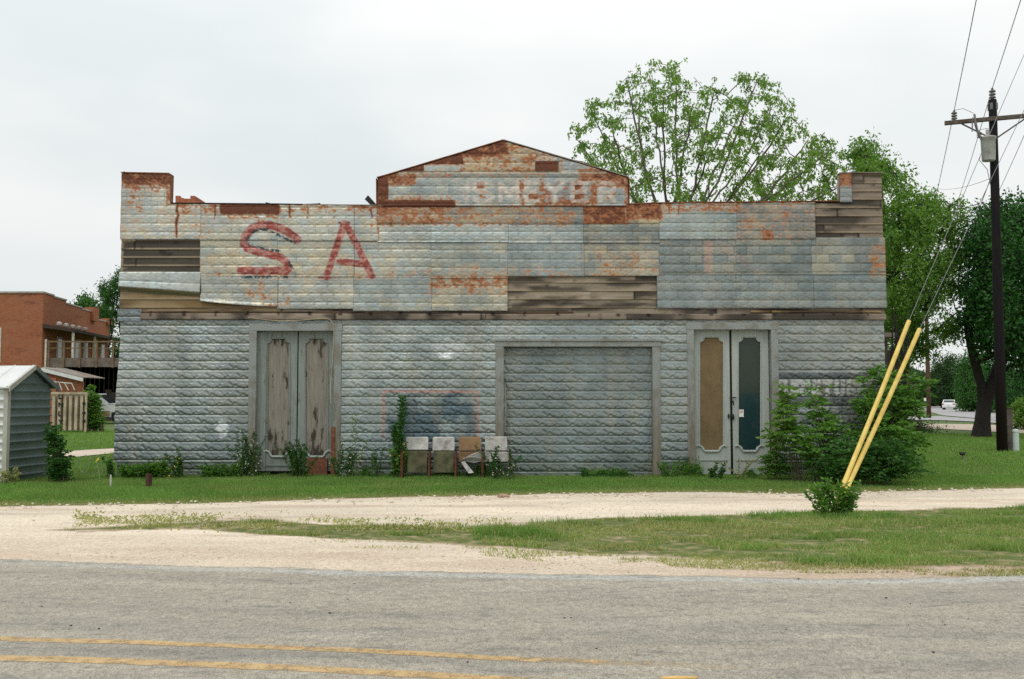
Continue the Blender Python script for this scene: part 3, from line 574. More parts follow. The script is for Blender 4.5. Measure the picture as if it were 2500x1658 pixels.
board('trim_board', 345, 1400, 760.5, 764.5, -.028, .0, base=(96, 76, 58), seed=8, dark=.08); board('trim_board', 1832, 2150, 758.5, 763, -.026, 0, base=(150, 122, 86), seed=9)
# lower wall
def lean(X, Y, Z, s, t):
    k = (1-s)**3; return X - k*.075*ss(.0, 1.0, t), Y + .03*k*np.sin(t*9), Z
LOW = [(290, 612, 781, 1128, lean, (156, 166, 164)), (833, 1212, 781, 1127, None, (160, 172, 170)), (1211, 1611, 781, 831, None, (160, 172, 172)), (1609, 1678, 781, 1127, None, (160, 168, 164)), (1896, 2161, 781, 1127, None, (158, 164, 160)),
       (611, 834, 781, 792, None, (156, 166, 164)), (1677, 1897, 781, 789, None, (158, 166, 164))]
Z781 = FX(1250, 781)[1]
for (u0, u1, v0, v1, fn, cb) in LOW:
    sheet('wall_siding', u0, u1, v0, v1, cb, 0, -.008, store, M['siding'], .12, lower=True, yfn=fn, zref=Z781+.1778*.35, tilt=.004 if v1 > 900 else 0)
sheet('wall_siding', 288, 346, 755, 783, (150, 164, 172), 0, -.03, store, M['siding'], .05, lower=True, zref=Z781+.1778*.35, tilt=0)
for (u0, u1) in ((286, 612), (833, 1212), (1609, 1678), (1896, 2156)):
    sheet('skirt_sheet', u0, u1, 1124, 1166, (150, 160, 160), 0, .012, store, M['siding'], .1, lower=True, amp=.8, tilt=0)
# ---- openings
def plate(name, outer, holes, y, th, mat, parent, label=None):
    cu = bpy.data.curves.new(name, 'CURVE'); cu.dimensions = '2D'; cu.fill_mode = 'BOTH'; cu.extrude = th/2
    for poly in [outer]+holes:
        s = cu.splines.new('POLY'); s.points.add(len(poly)-1); s.use_cyclic_u = True
        for i, (a, bb) in enumerate(poly): s.points[i].co = (a, bb, 0, 1)
    o = bpy.data.objects.new('tmp', cu); COL.objects.link(o); dg = bpy.context.evaluated_depsgraph_get(); dg.update()
    me = bpy.data.meshes.new_from_object(o.evaluated_get(dg)); bpy.data.objects.remove(o)
    me.transform(Matrix(((1, 0, 0, 0), (0, 0, -1, y+th/2), (0, 1, 0, 0), (0, 0, 0, 1)))); me.materials.clear(); me.name = name
    return link(name, me, mat, parent, label)
def rectp(u0, u1, v0, v1, y):
    (xa, zt), (xb, zb) = FX(u0, v0, y), FX(u1, v1, y); return [(xa, zb), (xb, zb), (xb, zt), (xa, zt)]
def ornate(u0, u1, v0, v1, y, c=11.5):
    pts = []
    for cx, cy, a0 in ((u0, v0, 90), (u1, v0, 180), (u1, v1, 270), (u0, v1, 0)):
        # notch of radius c centred on each corner, walked clockwise in drawing space
        seq = [a0-90*i/6 for i in range(7)] if False else None
        k = {90: [(0, c), (.38*c, .92*c), (.71*c, .71*c), (.92*c, .38*c), (c, 0)], 180: [(-c, 0), (-.92*c, .38*c), (-.71*c, .71*c), (-.38*c, .92*c), (0, c)],
             270: [(0, -c), (-.38*c, -.92*c), (-.71*c, -.71*c), (-.92*c, -.38*c), (-c, 0)], 0: [(c, 0), (.92*c, -.38*c), (.71*c, -.71*c), (.38*c, -.92*c), (0, -c)]}[a0]
        pts += [(cx+a, cy+bb) for a, bb in k]
    return pts
def surround(uo0, uo1, ui0, ui1, vo, vi, vb, mat, name='door_frame', proud=.045, deep=.15, par=store, lip=False):
    q = MB(); (xa, zt) = FX(uo0, vo); (xb, _) = FX(uo1, vo); (xi0, zi) = FX(ui0, vi); (xi1, _) = FX(ui1, vi)
    zb = max(FX(0, vb)[1], -.02)
    f = q.build
    h = MB().box(xa-.01, xb+.012, -proud-.004, deep, zi, zt)
    if lip: h.box(xa-.02, xb+.03, -proud-.03, -proud-.004, zt-.035, zt+.01)
    r = h.build(name, mat, par, bevel=.004)
    MB().box(xa, xi0, -proud, deep, zb, zi-.001).build('jamb', mat, r, bevel=.004); MB().box(xi1, xb, -proud, deep, zb, zi-.001).build('jamb', mat, r, bevel=.004)
    return r
def leaf(u0, u1, v0, v1, pu0, pu1, pv0, pv1, matf, matp, y, name='door', c=11.5, label=None, plab=None, rail=True):
    outer = rectp(u0, u1, v0, v1, y); orn = ornate(pu0, pu1, pv0, pv1, y, c); hole = [FX(a, b_, y) for a, b_ in orn]
    o = plate(name, outer, [hole], y, .04, matf, store, label)
    ip = rectp(pu0-2, pu1+2, pv0-2, pv1+2, y+.03); plate('door_panel', ip, [], y+.022, .01, matp, o, plab)
    m = MB(); pts = [(x, y-.004, z) for x, z in hole]; pts.append(pts[0]); m.tube(pts, .013, 6)
    m.build('moulding', M['door2'] if matf == M['door2'] else matf, o)
    # thicker scrolled bottom moulding
    m = MB(); bt = [FX(a, b_, y) for a, b_ in ((pu0-7, pv1-10), (pu0-2, pv1-13), (pu0+5, pv1-9), (pu0+9, pv1-2), (pu0+13, pv1+2), (pu1-13, pv1+2), (pu1-9, pv1-2), (pu1-5, pv1-9), (pu1+2, pv1-13), (pu1+7, pv1-10))]
    m.tube([(x, y-.014, z) for x, z in bt], .021, 7); m.build('bottom_moulding', M['door2'], o)
    if rail:
        m = MB(); (xa, za), (xb, _) = FX(u0+10, pv1+23, y), FX(u1-8, pv1+23, y); m.box(xa, xb, y-.018, y-.001, za-.012, za+.012); m.build('rail', matf, o)
    return o
surround(610, 835, 628, 817, 791, 808, 1150, M['frame'])
leaf(629, 725.4, 809, 1150, 652, 708, 826, 1113, M['door'], M['panel'], .11, label='left leaf of the boarded grey-green door, panel rotted at its lower left')
leaf(726.8, 816, 809, 1150, 745, 801, 826, 1113, M['door'], M['panel'], .11, label='right leaf of the boarded grey-green door with brown water stains')
q = MB(); (xa, zt), (xb, zb) = FX(630, 811, .1), FX(647, 1150, .1); q.box(xa, xb, .085, .108, zb, zt); q.build('door_stile', M['door'], store)
q = MB(); (xa, zt), (xb, zb) = FX(752, 1118, .1), FX(800, 1160, .1); q.box(xa, xb, .02, .10, 0, zt); q.build('brick_infill', simple('orange brick', (.19, .075, .04), .9, 0, .4, 20, .6), store)
q = MB(); (xa, zt), (xb, zb) = FX(809, 1042, -.03), FX(818, 1160, 0); q.box(xa, xb, -.07, -.047, 0, zt); q.build('rusty_strip', M['rustymetal'], store)
surround(1676, 1898, 1693, 1881, 788, 805, 1160, M['frame'])
d1 = leaf(1694, 1784.5, 806, 1158, 1708, 1766, 823, 1100, M['door2'], M['brown'], .11, label='left leaf of the pale grey door with a brown woven panel')
d2 = leaf(1786, 1880.5, 806, 1158, 1802, 1857, 823, 1100, M['door2'], M['glass'], .11, label='right leaf of the pale grey door with a dark glass panel')
n_ = MB(); (xa, zt), (xb, zb) = FX(1804, 1000, .12), FX(1815.5, 1018, .12); n_.box(xa, xb, .112, .119, zb, zt); nt_ = n_.build('notice', simple('paper', (.75, .74, .72), .6, 0, .05), d2)
n_ = MB()
for k_ in range(2):
    for j in range(3): (xa, zt), (xb, zb) = FX(1805.5+j*3, 1002.5+k_*3, .11), FX(1807.7+j*3, 1004.5+k_*3, .11); n_.box(xa, xb, .109, .1115, zb, zt)
n_.build('printed_lines', simple('red ink', (.55, .16, .12), .6), nt_)
q = MB(); P_ = lambda u, v, y: (FX(u, v, y)[0], y, FX(u, v, y)[1])
q.tube([P_(1782, 970, .08), P_(1797, 971, .08)], .012, 6); q.tube([P_(1789, 978, .085), P_(1791, 988, .085)], .014, 6); q.build('hasp', M['black'], d2)
q = MB(); q.ball(P_(1789, 1018, .08), .035, .03, .06); q.ball(P_(1779, 1016, .08), .02, .02, .05); q.build('door_handle', M['black'], d2)
for v_ in (1047, 1065, 1086, 1096, 1112): q = MB(); q.ball(P_(1787, v_, .088), .011, .008, .014); q.build('bolt', M['black'], d2)
q = MB(); (xa, zt), (xb, zb) = FX(1784, 806, .1), FX(1786.3, 1158, .1); q.box(xa, xb, .118, .14, zb, zt); q.build('door_gap', M['black'], store)
# garage opening
surround(1210, 1611, 1230, 1592, 829, 846.5, 1166, M['frame'], 'garage_frame', .05, .17, lip=True)
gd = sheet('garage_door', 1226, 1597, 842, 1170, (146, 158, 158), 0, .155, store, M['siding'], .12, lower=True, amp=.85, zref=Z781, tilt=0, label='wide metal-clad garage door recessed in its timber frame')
q = MB(); (xa, zt), (xb, zb) = FX(1230, 870, .1), FX(1234, 1120, .1)
q.tube([(xa+.02, .02, FX(0, 935)[1]), (xa+.045, -.03, FX(0, 1000)[1]), (xa+.02, .0, FX(0, 1055)[1])], .022, 6); q.build('door_stop', M['frame'], store)
# the cable hanging along the trim and down the door
b = MB(); cb = [(608, 775), (625, 778), (655, 782), (690, 784), (730, 783), (765, 780), (795, 778), (808, 781), (815, 792), (817, 812), (815, 850), (812, 900), (808, 940), (809, 985)]
b.tube([(FX(u, v)[0], -.075, FX(u, v)[1]) for u, v in cb], .007, 5); o = b.build('hanging_cable', simple('tan cable', (.42, .34, .22), .6), None); tag(o, 'thin tan cable sagging over the boarded door', 'cable')
# ------------------------------------------------------------------ the land
def curve(pts):
    w_ = [G(*p) for p in pts]; xs = np.array([q[0] for q in w_]); ds = np.array([q[1]-CAMY for q in w_]); o = np.argsort(xs)
    return lambda x: np.interp(x, xs[o], ds[o])
road_edge = curve([(-500, 1350), (0, 1366), (450, 1381), (900, 1395), (1250, 1401), (1600, 1407), (2100, 1414), (2300, 1411), (2500, 1402), (2900, 1385)])
lawn_front = curve([(-400, 1245), (0, 1237), (450, 1229), (900, 1217), (1200, 1211), (1550, 1202), (1900, 1205), (2200, 1199), (2500, 1190), (2900, 1176)])
verge_top = curve([(-400, 1292), (0, 1291), (200, 1285), (420, 1273), (700, 1270), (900, 1275), (1100, 1284), (1280, 1280), (1470, 1264), (1800, 1258), (2000, 1252), (2500, 1236), (2900, 1225)])
verge_bot = curve([(-400, 1296), (0, 1297), (200, 1297), (420, 1300), (600, 1311), (900, 1324), (1100, 1330), (1300, 1348), (1500, 1357), (1800, 1370), (2000, 1378), (2250, 1384), (2500, 1391), (2900, 1392)])
vdx = [G(p, 1310)[0] for p in (-400, 0, 250, 500, 900, 1300, 1700, 2500)]; vdv = [.05, .10, .36, .55, .66, .85, 1.0, 1.05]
def verge_field(x, d):
    d = d + (vn(x*.9, d*0, 5)-.5)*.25; s = np.minimum(d-verge_bot(x), verge_top(x)-d)
    return np.clip(s/.30, -2, 1) + (np.interp(x, vdx, vdv)-1)*1.0 + (fbm(x*.8, d*2.2, 21, 4)-.5)*2.3
def lawn_field(x, d): return np.clip((d-lawn_front(x))/.22, -2, 2) + (fbm(x*1.5, d*3, 25, 3)-.5)*1.3
def gfield(x, d): return np.maximum(verge_field(x, d), lawn_field(x, d))
xs = np.concatenate([-14-np.cumsum(.06*1.22**np.arange(48))[::-1], np.arange(-14, 14.01, .055), 14+np.cumsum(.06*1.22**np.arange(48))])
ds = np.concatenate([5.2-np.cumsum(.06*1.22**np.arange(26))[::-1], np.arange(5.2, 21, .05), 21+np.cumsum(.06*1.10**np.arange(82))])
Xg, Dg = np.meshgrid(xs, ds); nx, nd = len(xs), len(ds); Xg = Xg.ravel(); Dg = Dg.ravel()
gf = gfield(Xg, Dg); Zg = gz(Xg, Dg+CAMY) + np.where(Dg < 21, (fbm(Xg*.6, Dg*.8, 2, 3)-.5)*.03, 0)
er = road_edge(Xg) + (fbm(Xg*1.4, Dg*.3, 6, 4)-.5)*.10
onroad = Dg < er
dirt = C(222, 207, 186, 1.08); tan_ = C(190, 166, 142, 1.04); pinkd = C(200, 176, 154, 1.04)
n1 = fbm(Xg*.35, Dg*1.3, 71, 4)[:, None]; n2 = fbm(Xg*3, Dg*5, 73, 3)[:, None]
sh = ss(0, 1.0, (verge_bot(Xg)-Dg)+.15)[:, None]*ss(-1, .2, n1*0+1)     # shoulder by the road is browner
col = dirt*(1-.30*sh)+tan_*.30*sh; col = col*(.80+.40*n1)*(.90+.20*n2)
rut = np.exp(-((Dg-(lawn_front(Xg)*.62+verge_top(Xg)*.38))/.16)**2)+.8*np.exp(-((Dg-(lawn_front(Xg)*.12+verge_top(Xg)*.88))/.14)**2)
col = col*(1-.10*rut[:, None]); k = ss(.55, .72, fbm(Xg*.6, Dg*2.6, 79, 4))[:, None]*.45; col = col*(1-k)+pinkd*.86*k
nr = ss(1.3, .5, Dg-er)[:, None]*ss(-1, 5, Xg)[:, None]*.75; col = col*(1-nr)+C(172, 148, 126, 1.1)*(.85+.3*n1)*nr
t1 = fbm(Xg*.5, Dg*3.2, 81, 4)[:, None]; t2 = fbm(Xg*4, Dg*7, 83, 3)[:, None]
asp = C(174, 166, 151, 1.13)*(.86+.26*t1)*(.93+.14*t2)
le = ss(.15+.16*ss(3, 8, Xg), .04, np.abs(er-Dg-.16))[:, None]*ss(-9, -1, Xg)[:, None]*.7; asp = asp*(1-le)+C(192, 192, 186, 1.04)*le
line1 = curve([(-600, 1540), (0, 1560), (450, 1576), (900, 1592), (1350, 1612), (1800, 1632), (2400, 1652), (2800, 1668)])
for off, wd, am in ((.42, .30, .45), (1.05, .22, .35), (2.3, .35, .25), (-.22, .16, .6), (-1.1, .4, .4)):
    q = np.exp(-((Dg-line1(Xg)-off)/wd)**2)[:, None]*ss(.36, .60, fbm(Xg*.9, Dg*3.5, 91, 4))[:, None]*am*(.5+.5*ss(-6, 4, Xg))[:, None]; asp = asp*(1-q*.7)+C(92, 96, 100, 1.04)*q*.7
wsr = ss(.6, .75, fbm(Xg*.45, Dg*2, 97, 3))[:, None]*.3; asp = asp*(1-wsr)+C(200, 192, 174, 1.04)*wsr
colg = np.where(onroad[:, None], asp, col)
def groundmat(name, road=False):
    t = NT(name); c = t.pos(); a = t.attr('Col'); cs = t.pos((1, .55, 1)) if road else t.pos((1, .6, 1)); f1 = t.noise(cs, 95 if road else 60, 3, .75); f2 = t.noise(cs, 21, 4, .65); f3 = t.voro(cs, 46 if road else 30)
    g = t.math('ADD', t.math('MULTIPLY', t.math('SUBTRACT', f1, .5), 2.5 if road else 1.5), t.math('MULTIPLY', t.math('SUBTRACT', f2, .5), 1.1 if road else .8))
    g = t.math('ADD', g, 1.0); cb = t.n('ShaderNodeCombineColor')
    for i in range(3): t.L(g, cb.inputs[i])
    col = t.mix(1, a, cb.outputs[0], 'MULTIPLY')
    if road:
        col = t.mix(t.mr(f3, .10, .22, .65, 0), col, (.52, .47, .39)); h = t.math('ADD', f1, f3); mot = t.noise(t.pos((.5, 1.3, 1)), 6, 6, .75); col = t.mix(t.mr(mot, .50, .70, 0, .62), col, (.13, .13, .128))
        spk = t.voro(c, 3.1); col = t.mix(t.mr(spk, .020, .010, 0, .9), col, (.03, .03, .03)); ro = .78; h = t.math('SUBTRACT', f1, t.math('MULTIPLY', f3, .8))
    else:
        st = t.voro(c, 8.5); col = t.mix(t.mr(st, .10, .06, 0, .8), col, (.22, .18, .14)); st2 = t.voro(c, 16); col = t.mix(t.mr(st2, .20, .12, 0, .75), col, (.74, .70, .62))
        gg = t.math('ADD', t.attr('g', 'Fac'), t.math('MULTIPLY', t.math('SUBTRACT', t.noise(c, 5, 5, .65), .5), 1.5))
        soil = t.ramp(t.noise(c, 6, 5), [(.3, (.07, .11, .026)), (.5, (.13, .15, .045)), (.68, (.33, .26, .15))])
        rim = t.mr(gg, -.35, .15, 0, .7); col = t.mix(rim, col, (.26, .17, .10)); col = t.mix(t.mr(gg, .0, .45, 0, 1), col, soil); col = t.mix(t.mr(gg, 1.0, 1.9, 0, .9), col, t.ramp(t.noise(c, 3, 5), [(.3, (.055, .105, .024)), (.75, (.12, .17, .05))])); ro = .95; h = t.math('ADD', f2, t.math('MULTIPLY', f1, .5))
    t.bsdf(col, ro, 0, t.bump(h, .8 if road else .7, .012), .25); return t.m
M['ground'] = groundmat('dirt and turf'); M['road'] = groundmat('worn chip seal', True)
i = (np.arange(nd-1)[:, None]*nx + np.arange(nx-1)[None]).ravel(); FQ = np.stack([i, i+1, i+nx+1, i+nx], 1)
fr = onroad[FQ].sum(1) >= 2; fl = (lawn_field(Xg, Dg)[FQ].mean(1) > 0) | (Xg[FQ].mean(1) < -40) | (Xg[FQ].mean(1) > 60); fv = (gf[FQ].mean(1) > 0) & ~fl & ~fr
V3 = np.stack([Xg, Dg+CAMY, Zg], 1)
for nm, sel, mt in (('road', fr, M['road']), ('lawn', fl & ~fr, M['ground']), ('grass_verge', fv, M['ground']), ('gravel_driveway', ~fr & ~fl & ~fv, M['ground'])):
    used = np.zeros(len(V3), bool); used[FQ[sel].ravel()] = True; idx = np.cumsum(used)-1
    me = npmesh(nm, V3[used], idx[FQ[sel]], colg[used], smooth=True, attrs={'g': gf[used]}); tag(link(nm, me, mt), kind='structure')
# painted centre lines
M['yellow'] = NT('worn yellow road paint')
def _y(t):
    c = t.pos(); n = t.noise(c, 70, 3, .7); n2 = t.noise(c, 9, 4, .6); col = t.ramp(n2, [(.3, (.40, .26, .115)), (.7, (.56, .39, .19))])
    d = t.n('ShaderNodeBsdfPrincipled'); t.L(col, d.inputs['Base Color']); d.inputs['Roughness'].default_value = .8; tr = t.n('ShaderNodeBsdfTransparent'); m = t.n('ShaderNodeMixShader')
    a = t.math('ADD', t.math('MULTIPLY', n, 1.0), t.math('MULTIPLY', n2, .75)); a = t.math('SUBTRACT', a, t.math('MULTIPLY', t.attr('g', 'Fac'), .8))
    t.L(t.mr(a, .66, .86, .12, 1), m.inputs[0]); t.L(tr.outputs[0], m.inputs[1]); t.L(d.outputs[0], m.inputs[2]); t.L(m.outputs[0], t.out.inputs[0])
_y(M['yellow']); M['yellow'] = M['yellow'].m
line2 = curve([(-600, 1587), (0, 1608), (450, 1625), (900, 1642), (1310, 1660), (1700, 1676)])
def yline(fn, x0, x1, w_, fade):
    xx = np.arange(x0, x1, .03); off = np.linspace(-.5, .5, 5)*w_; X, O = np.meshgrid(xx, off); jit = (fbm(X*6, O*20, 14, 3)-.5)*.02
    zz = (fbm(X*.6, (fn(X)+O)*.8, 2, 3)-.5)*.03+.0018; V = np.stack([X.ravel(), (fn(X)+O+jit*np.sign(O)).ravel()+CAMY, zz.ravel()], 1); n = len(xx)
    i = (np.arange(4)[:, None]*n+np.arange(n-1)[None]).ravel(); g_ = (ss(fade[0], fade[1], X)*.45 + (np.abs(O) > w_*.4)*.08).ravel()
    tag(link('road_marking', npmesh('road_marking', V, np.stack([i, i+1, i+n+1, i+n], 1), attrs={'g': g_}), M['yellow']), kind='structure')
yline(line1, -14, G(1805, 1632)[0], .115, (-.5, 1.6)); yline(line2, -14, G(1400, 1662)[0], .125, (-.3, .6))
gx, gy, _ = G(1700, 1655); b = MB(); b.prism([(gx-.09+.02*math.sin(k*2.1)+.10*math.cos(k*math.pi/5), gy+.03*math.sin(k*math.pi/5)) for k in range(10)], 'z', float((fbm(np.array([gx*.6]), np.array([(gy-CAMY)*.8]), 2, 3)[0]-.5)*.03)-.004, float((fbm(np.array([gx*.6]), np.array([(gy-CAMY)*.8]), 2, 3)[0]-.5)*.03)+.004); tag(b.build('road_marking', simple('yellow paint blob', (.66, .42, .14), .8)), kind='structure')
# far streets and alleys as sheets a little above the land
def strip(name, A, B, mat, n=40, dz=.035, kind='structure'):
    def rs(Pl):
        w_ = np.array([G(*p)[:2] for p in Pl]); L = np.concatenate([[0], np.cumsum(np.hypot(*np.diff(w_, axis=0).T))]); q = np.linspace(0, L[-1], n); return np.stack([np.interp(q, L, w_[:, 0]), np.interp(q, L, w_[:, 1])], 1)
    a, b_ = rs(A), rs(B); rows = 6; V = []
    for r in range(rows+1):
        q = a+(b_-a)*r/rows; jit = ((vn(q[:, 0]*.8, q[:, 1]*.8, 3)-.5)*.5 if r in (0, rows) else 0); V.append(np.stack([q[:, 0], q[:, 1]+jit, gz(q[:, 0], q[:, 1])+dz], 1))
    V = np.concatenate(V); i = (np.arange(rows)[:, None]*n+np.arange(n-1)[None]).ravel()
    return tag(link(name, npmesh(name, V, np.stack([i, i+1, i+n+1, i+n], 1)), mat), kind=kind)
M['street'] = simple('pale street asphalt', (.34, .335, .33), .85, 0, .12, 1.5, .1); M['alley'] = simple('pale caliche', (.60, .50, .40), .9, 0, .15, 2, .2); M['pinkd'] = simple('pinkish dirt', (.46, .37, .29), .9, 0, .15, 2, .2)
strip('side_street', [(2090, 977), (2208, 980.5), (2300, 991), (2387, 1003.6), (2520, 1018), (2700, 1030)], [(2090, 980), (2208, 991), (2260, 1003), (2300, 1015), (2500, 1034), (2700, 1046)], M['street'])
strip('side_street', [(2130, 1019), (2230, 1019.5), (2290, 1017), (2400, 1026), (2500, 1034)], [(2130, 1027), (2230, 1027), (2290, 1027.5), (2400, 1032), (2500, 1040)], M['street'], dz=.05)
strip('dirt_lane', [(2100, 1036), (2290, 1036), (2387, 1037), (2500, 1044), (2750, 1056)], [(2100, 1046), (2290, 1048), (2360, 1052), (2500, 1060), (2750, 1078)], M['pinkd'], dz=.03)
strip('alley', [(90, 1109), (159, 1103), (283, 1096), (400, 1090)], [(90, 1131), (159, 1120), (283, 1107.5), (400, 1099)], M['alley'], dz=.02)
# ------------------------------------------------------------------ leaves, grass, trees
def leaves(Pt, Dr, L, W, mat, name, parent=None, fold=.25, rng=RNG):
    n = len(Pt); L = np.broadcast_to(L, n)[:, None]; W = np.broadcast_to(W, n)[:, None]
    Dr = Dr/np.linalg.norm(Dr, axis=1, keepdims=True); r = rng.normal(size=(n, 3)); S = np.cross(Dr, r); S /= np.linalg.norm(S, axis=1, keepdims=True)+1e-9; N = np.cross(Dr, S)
    m = Pt+Dr*L*.45; V = np.stack([Pt, m+S*W*.5+N*W*fold, Pt+Dr*L, m-S*W*.5+N*W*fold], 1).reshape(-1, 3)
    return link(name, npmesh(name, V, np.arange(4*n).reshape(n, 4)), mat, parent)
def blades(Pt, h, w_, mat, name, parent=None, lean=.5, rng=RNG, kind=None):
    n = len(Pt); a = rng.uniform(0, 2*np.pi, n); b_ = rng.uniform(0, 2*np.pi, n); l = rng.uniform(0, lean, n)*h
    s = np.stack([np.cos(a), np.sin(a), 0*a], 1)*(np.broadcast_to(w_, n)*.5)[:, None]; tip = Pt+np.stack([np.cos(b_)*l, np.sin(b_)*l, h], 1)
    V = np.stack([Pt-s, Pt+s, tip], 1).reshape(-1, 3); o = link(name, npmesh(name, V, np.arange(3*n).reshape(n, 3)), mat, parent)
    return tag(o, kind=kind) if kind else o
def zg(x, d): return gz(x, d+CAMY) + np.where(d < 21, (fbm(x*.6, d*.8, 2, 3)-.5)*.03, 0) - .004
M['grass'] = leafmat('mown grass', (.075, .175, .028), (.20, .36, .080), .35, .6, (.42, .38, .16), patch=(.23, .28, .09))
M['dry'] = leafmat('patchy verge grass', (.16, .20, .06), (.42, .41, .17), .3, .6, (.60, .50, .32))
def scatter(n, x0, x1, d0, d1): return RNG.uniform(x0, x1, n), RNG.uniform(d0, d1, n)
x, d = scatter(520000, -12.5, 12.5, 14.6, 19.95); p_ = lawn_field(x, d); k = (p_ > RNG.uniform(-.1, .9, len(x))) & ~((abs(x) < 7.6) & (d > 19.86)); x, d = x[k], d[k]
pn = fbm(x*.9, d*1.4, 66, 3); h = (.03+.05*pn)*RNG.uniform(.5, 1.3, len(x))*(.5+.5*ss(0, 1.2, d-lawn_front(x))); pd_ = ss(1.0, .1, d-lawn_front(x))*.8+ss(.52, .66, fbm(x*.5, d*1.6, 166, 3))*.4; gs_ = RNG.random(len(x)) > pd_; PP = np.stack([x, d+CAMY, zg(x, d)], 1); blades(PP[gs_], h[gs_], .009, M['grass'], 'lawn_grass', None, .9, kind='stuff'); blades(PP[~gs_], h[~gs_]*.8, .009, M['dry'], 'lawn_grass', None, 1.2, kind='stuff')
x, d = scatter(430000, -12, 11, 9.0, 14.6); p_ = verge_field(x, d); k = (p_ > RNG.uniform(0, .8, len(x))) & (fbm(x*1.6, d*3.2, 68, 3) > .40+.10*ss(5, -1, x)); x, d = x[k], d[k]
pn = fbm(x*.9, d*2.2, 69, 3); h = (.02+.075*pn*pn*2)*RNG.uniform(.5, 1.3, len(x)); tall = ss(.5, .7, pn)
gsel = RNG.random(len(x)) < .12+.75*tall+.5*ss(-1, 6, x)
gsel &= RNG.random(len(x)) > ss(.42, .58, fbm(x*.45, d*1.8, 169, 4))*(.85-.55*ss(1, 7, x))
blades(np.stack([x, d+CAMY, zg(x, d)], 1)[gsel], h[gsel], .010, M['grass'], 'verge_grass', None, .9, kind='stuff'); blades(np.stack([x, d+CAMY, zg(x, d)], 1)[~gsel], h[~gsel]*.8, .010, M['dry'], 'verge_grass', None, 1.2, kind='stuff')
# sparse front fringe between the verge and the road, and small weeds in the driveway
x, d = scatter(150000, -3, 11, 8.9, 11.8); fr_ = (d-(verge_bot(x)-.55))/.55; k = (fr_ > 0) & (fr_ < 1.1) & (fbm(x*1.5, d*5, 88, 3)+.14*fr_ > .57) & (RNG.random(len(x)) < ss(-3, 3, x)*.9); x, d = x[k], d[k]
blades(np.stack([x, d+CAMY, zg(x, d)], 1), RNG.uniform(.015, .05, len(x)), .010, M['dry'], 'verge_grass', None, 1.4, kind='stuff')
def far_grass(n, x0, x1, d0, d1, h0, w0, nm, sel=None):
    x, d = scatter(n, x0, x1, d0, d1)
    if sel is not None: k = sel(x, d); x, d = x[k], d[k]
    h = h0*RNG.uniform(.5, 1.4, len(x)); blades(np.stack([x, d+CAMY, zg(x, d)], 1), h, w0, M['grass'], nm, None, .9, kind='stuff')
XRs = FX(2158, 800)[0]
far_grass(120000, XRs+.1, 24, 19.9, 42, .07, .02, 'lawn_grass', lambda x, d: (x < 1300/2430*d))
aly0 = curve([(90, 1131), (159, 1120), (283, 1107.5), (400, 1099)]); aly1 = curve([(90, 1109), (159, 1103), (283, 1096), (400, 1090)])
far_grass(70000, -22, -7.9, 19.9, 46, .08, .022, 'lawn_grass', lambda x, d: (x > -1280/2430*d) & ~((d > aly0(x)-.1) & (d < aly1(x)+.1)))
def grow(roots, att, step, di, dk, maxit=160, jit=.25, trop=(0, 0, .05), rng=RNG):
    N = np.array(roots, float); par = [-1]*len(N); trop = np.array(trop); nn = np.zeros(len(att), int); dd = np.full(len(att), 1e9)
    for j in range(len(N)):
        q = np.linalg.norm(att-N[j], axis=1); m = q < dd; dd[m] = q[m]; nn[m] = j
    alive = np.ones(len(att), bool); childc = {}
    for it in range(maxit):
        act = alive & (dd < di)
        if not act.any():
            if not alive.any(): break
            act = alive & (dd <= dd[alive].min()+step)
        ids = np.unique(nn[act]); new = []; npar = []
        for j in ids:
            if childc.get(int(j), 0) > 3: alive[act & (nn == j)] &= rng.random(int((act & (nn == j)).sum())) > .5; continue
            m = act & (nn == j); v = att[m]-N[j]; v /= np.linalg.norm(v, axis=1, keepdims=True)+1e-9; v = v.mean(0)
            v = v/(np.linalg.norm(v)+1e-9)+trop+rng.normal(size=3)*jit; v /= np.linalg.norm(v); new.append(N[j]+v*step); npar.append(int(j)); childc[int(j)] = childc.get(int(j), 0)+1
        if not new: continue
        base = len(N); N = np.vstack([N, new]); par += npar; ai = np.where(alive)[0]
        if len(ai) == 0: break
        q = np.linalg.norm(att[ai][:, None, :]-np.array(new)[None], axis=2); mi = q.argmin(1); mv = q[np.arange(len(ai)), mi]; m = mv < dd[ai]
        dd[ai[m]] = mv[m]; nn[ai[m]] = base+mi[m]; alive[dd < dk] = False
    return N, np.array(par)
def radii(N, par, rbase, rtip, ex=2.3):
    ch = np.zeros(len(N)); s = np.zeros(len(N))
    for i in range(len(N)-1, -1, -1):
        if s[i] == 0: s[i] = 1
        if par[i] >= 0: s[par[i]] += s[i]
    r = (s/s.max())**(1/ex)*rbase; return np.maximum(r, rtip)
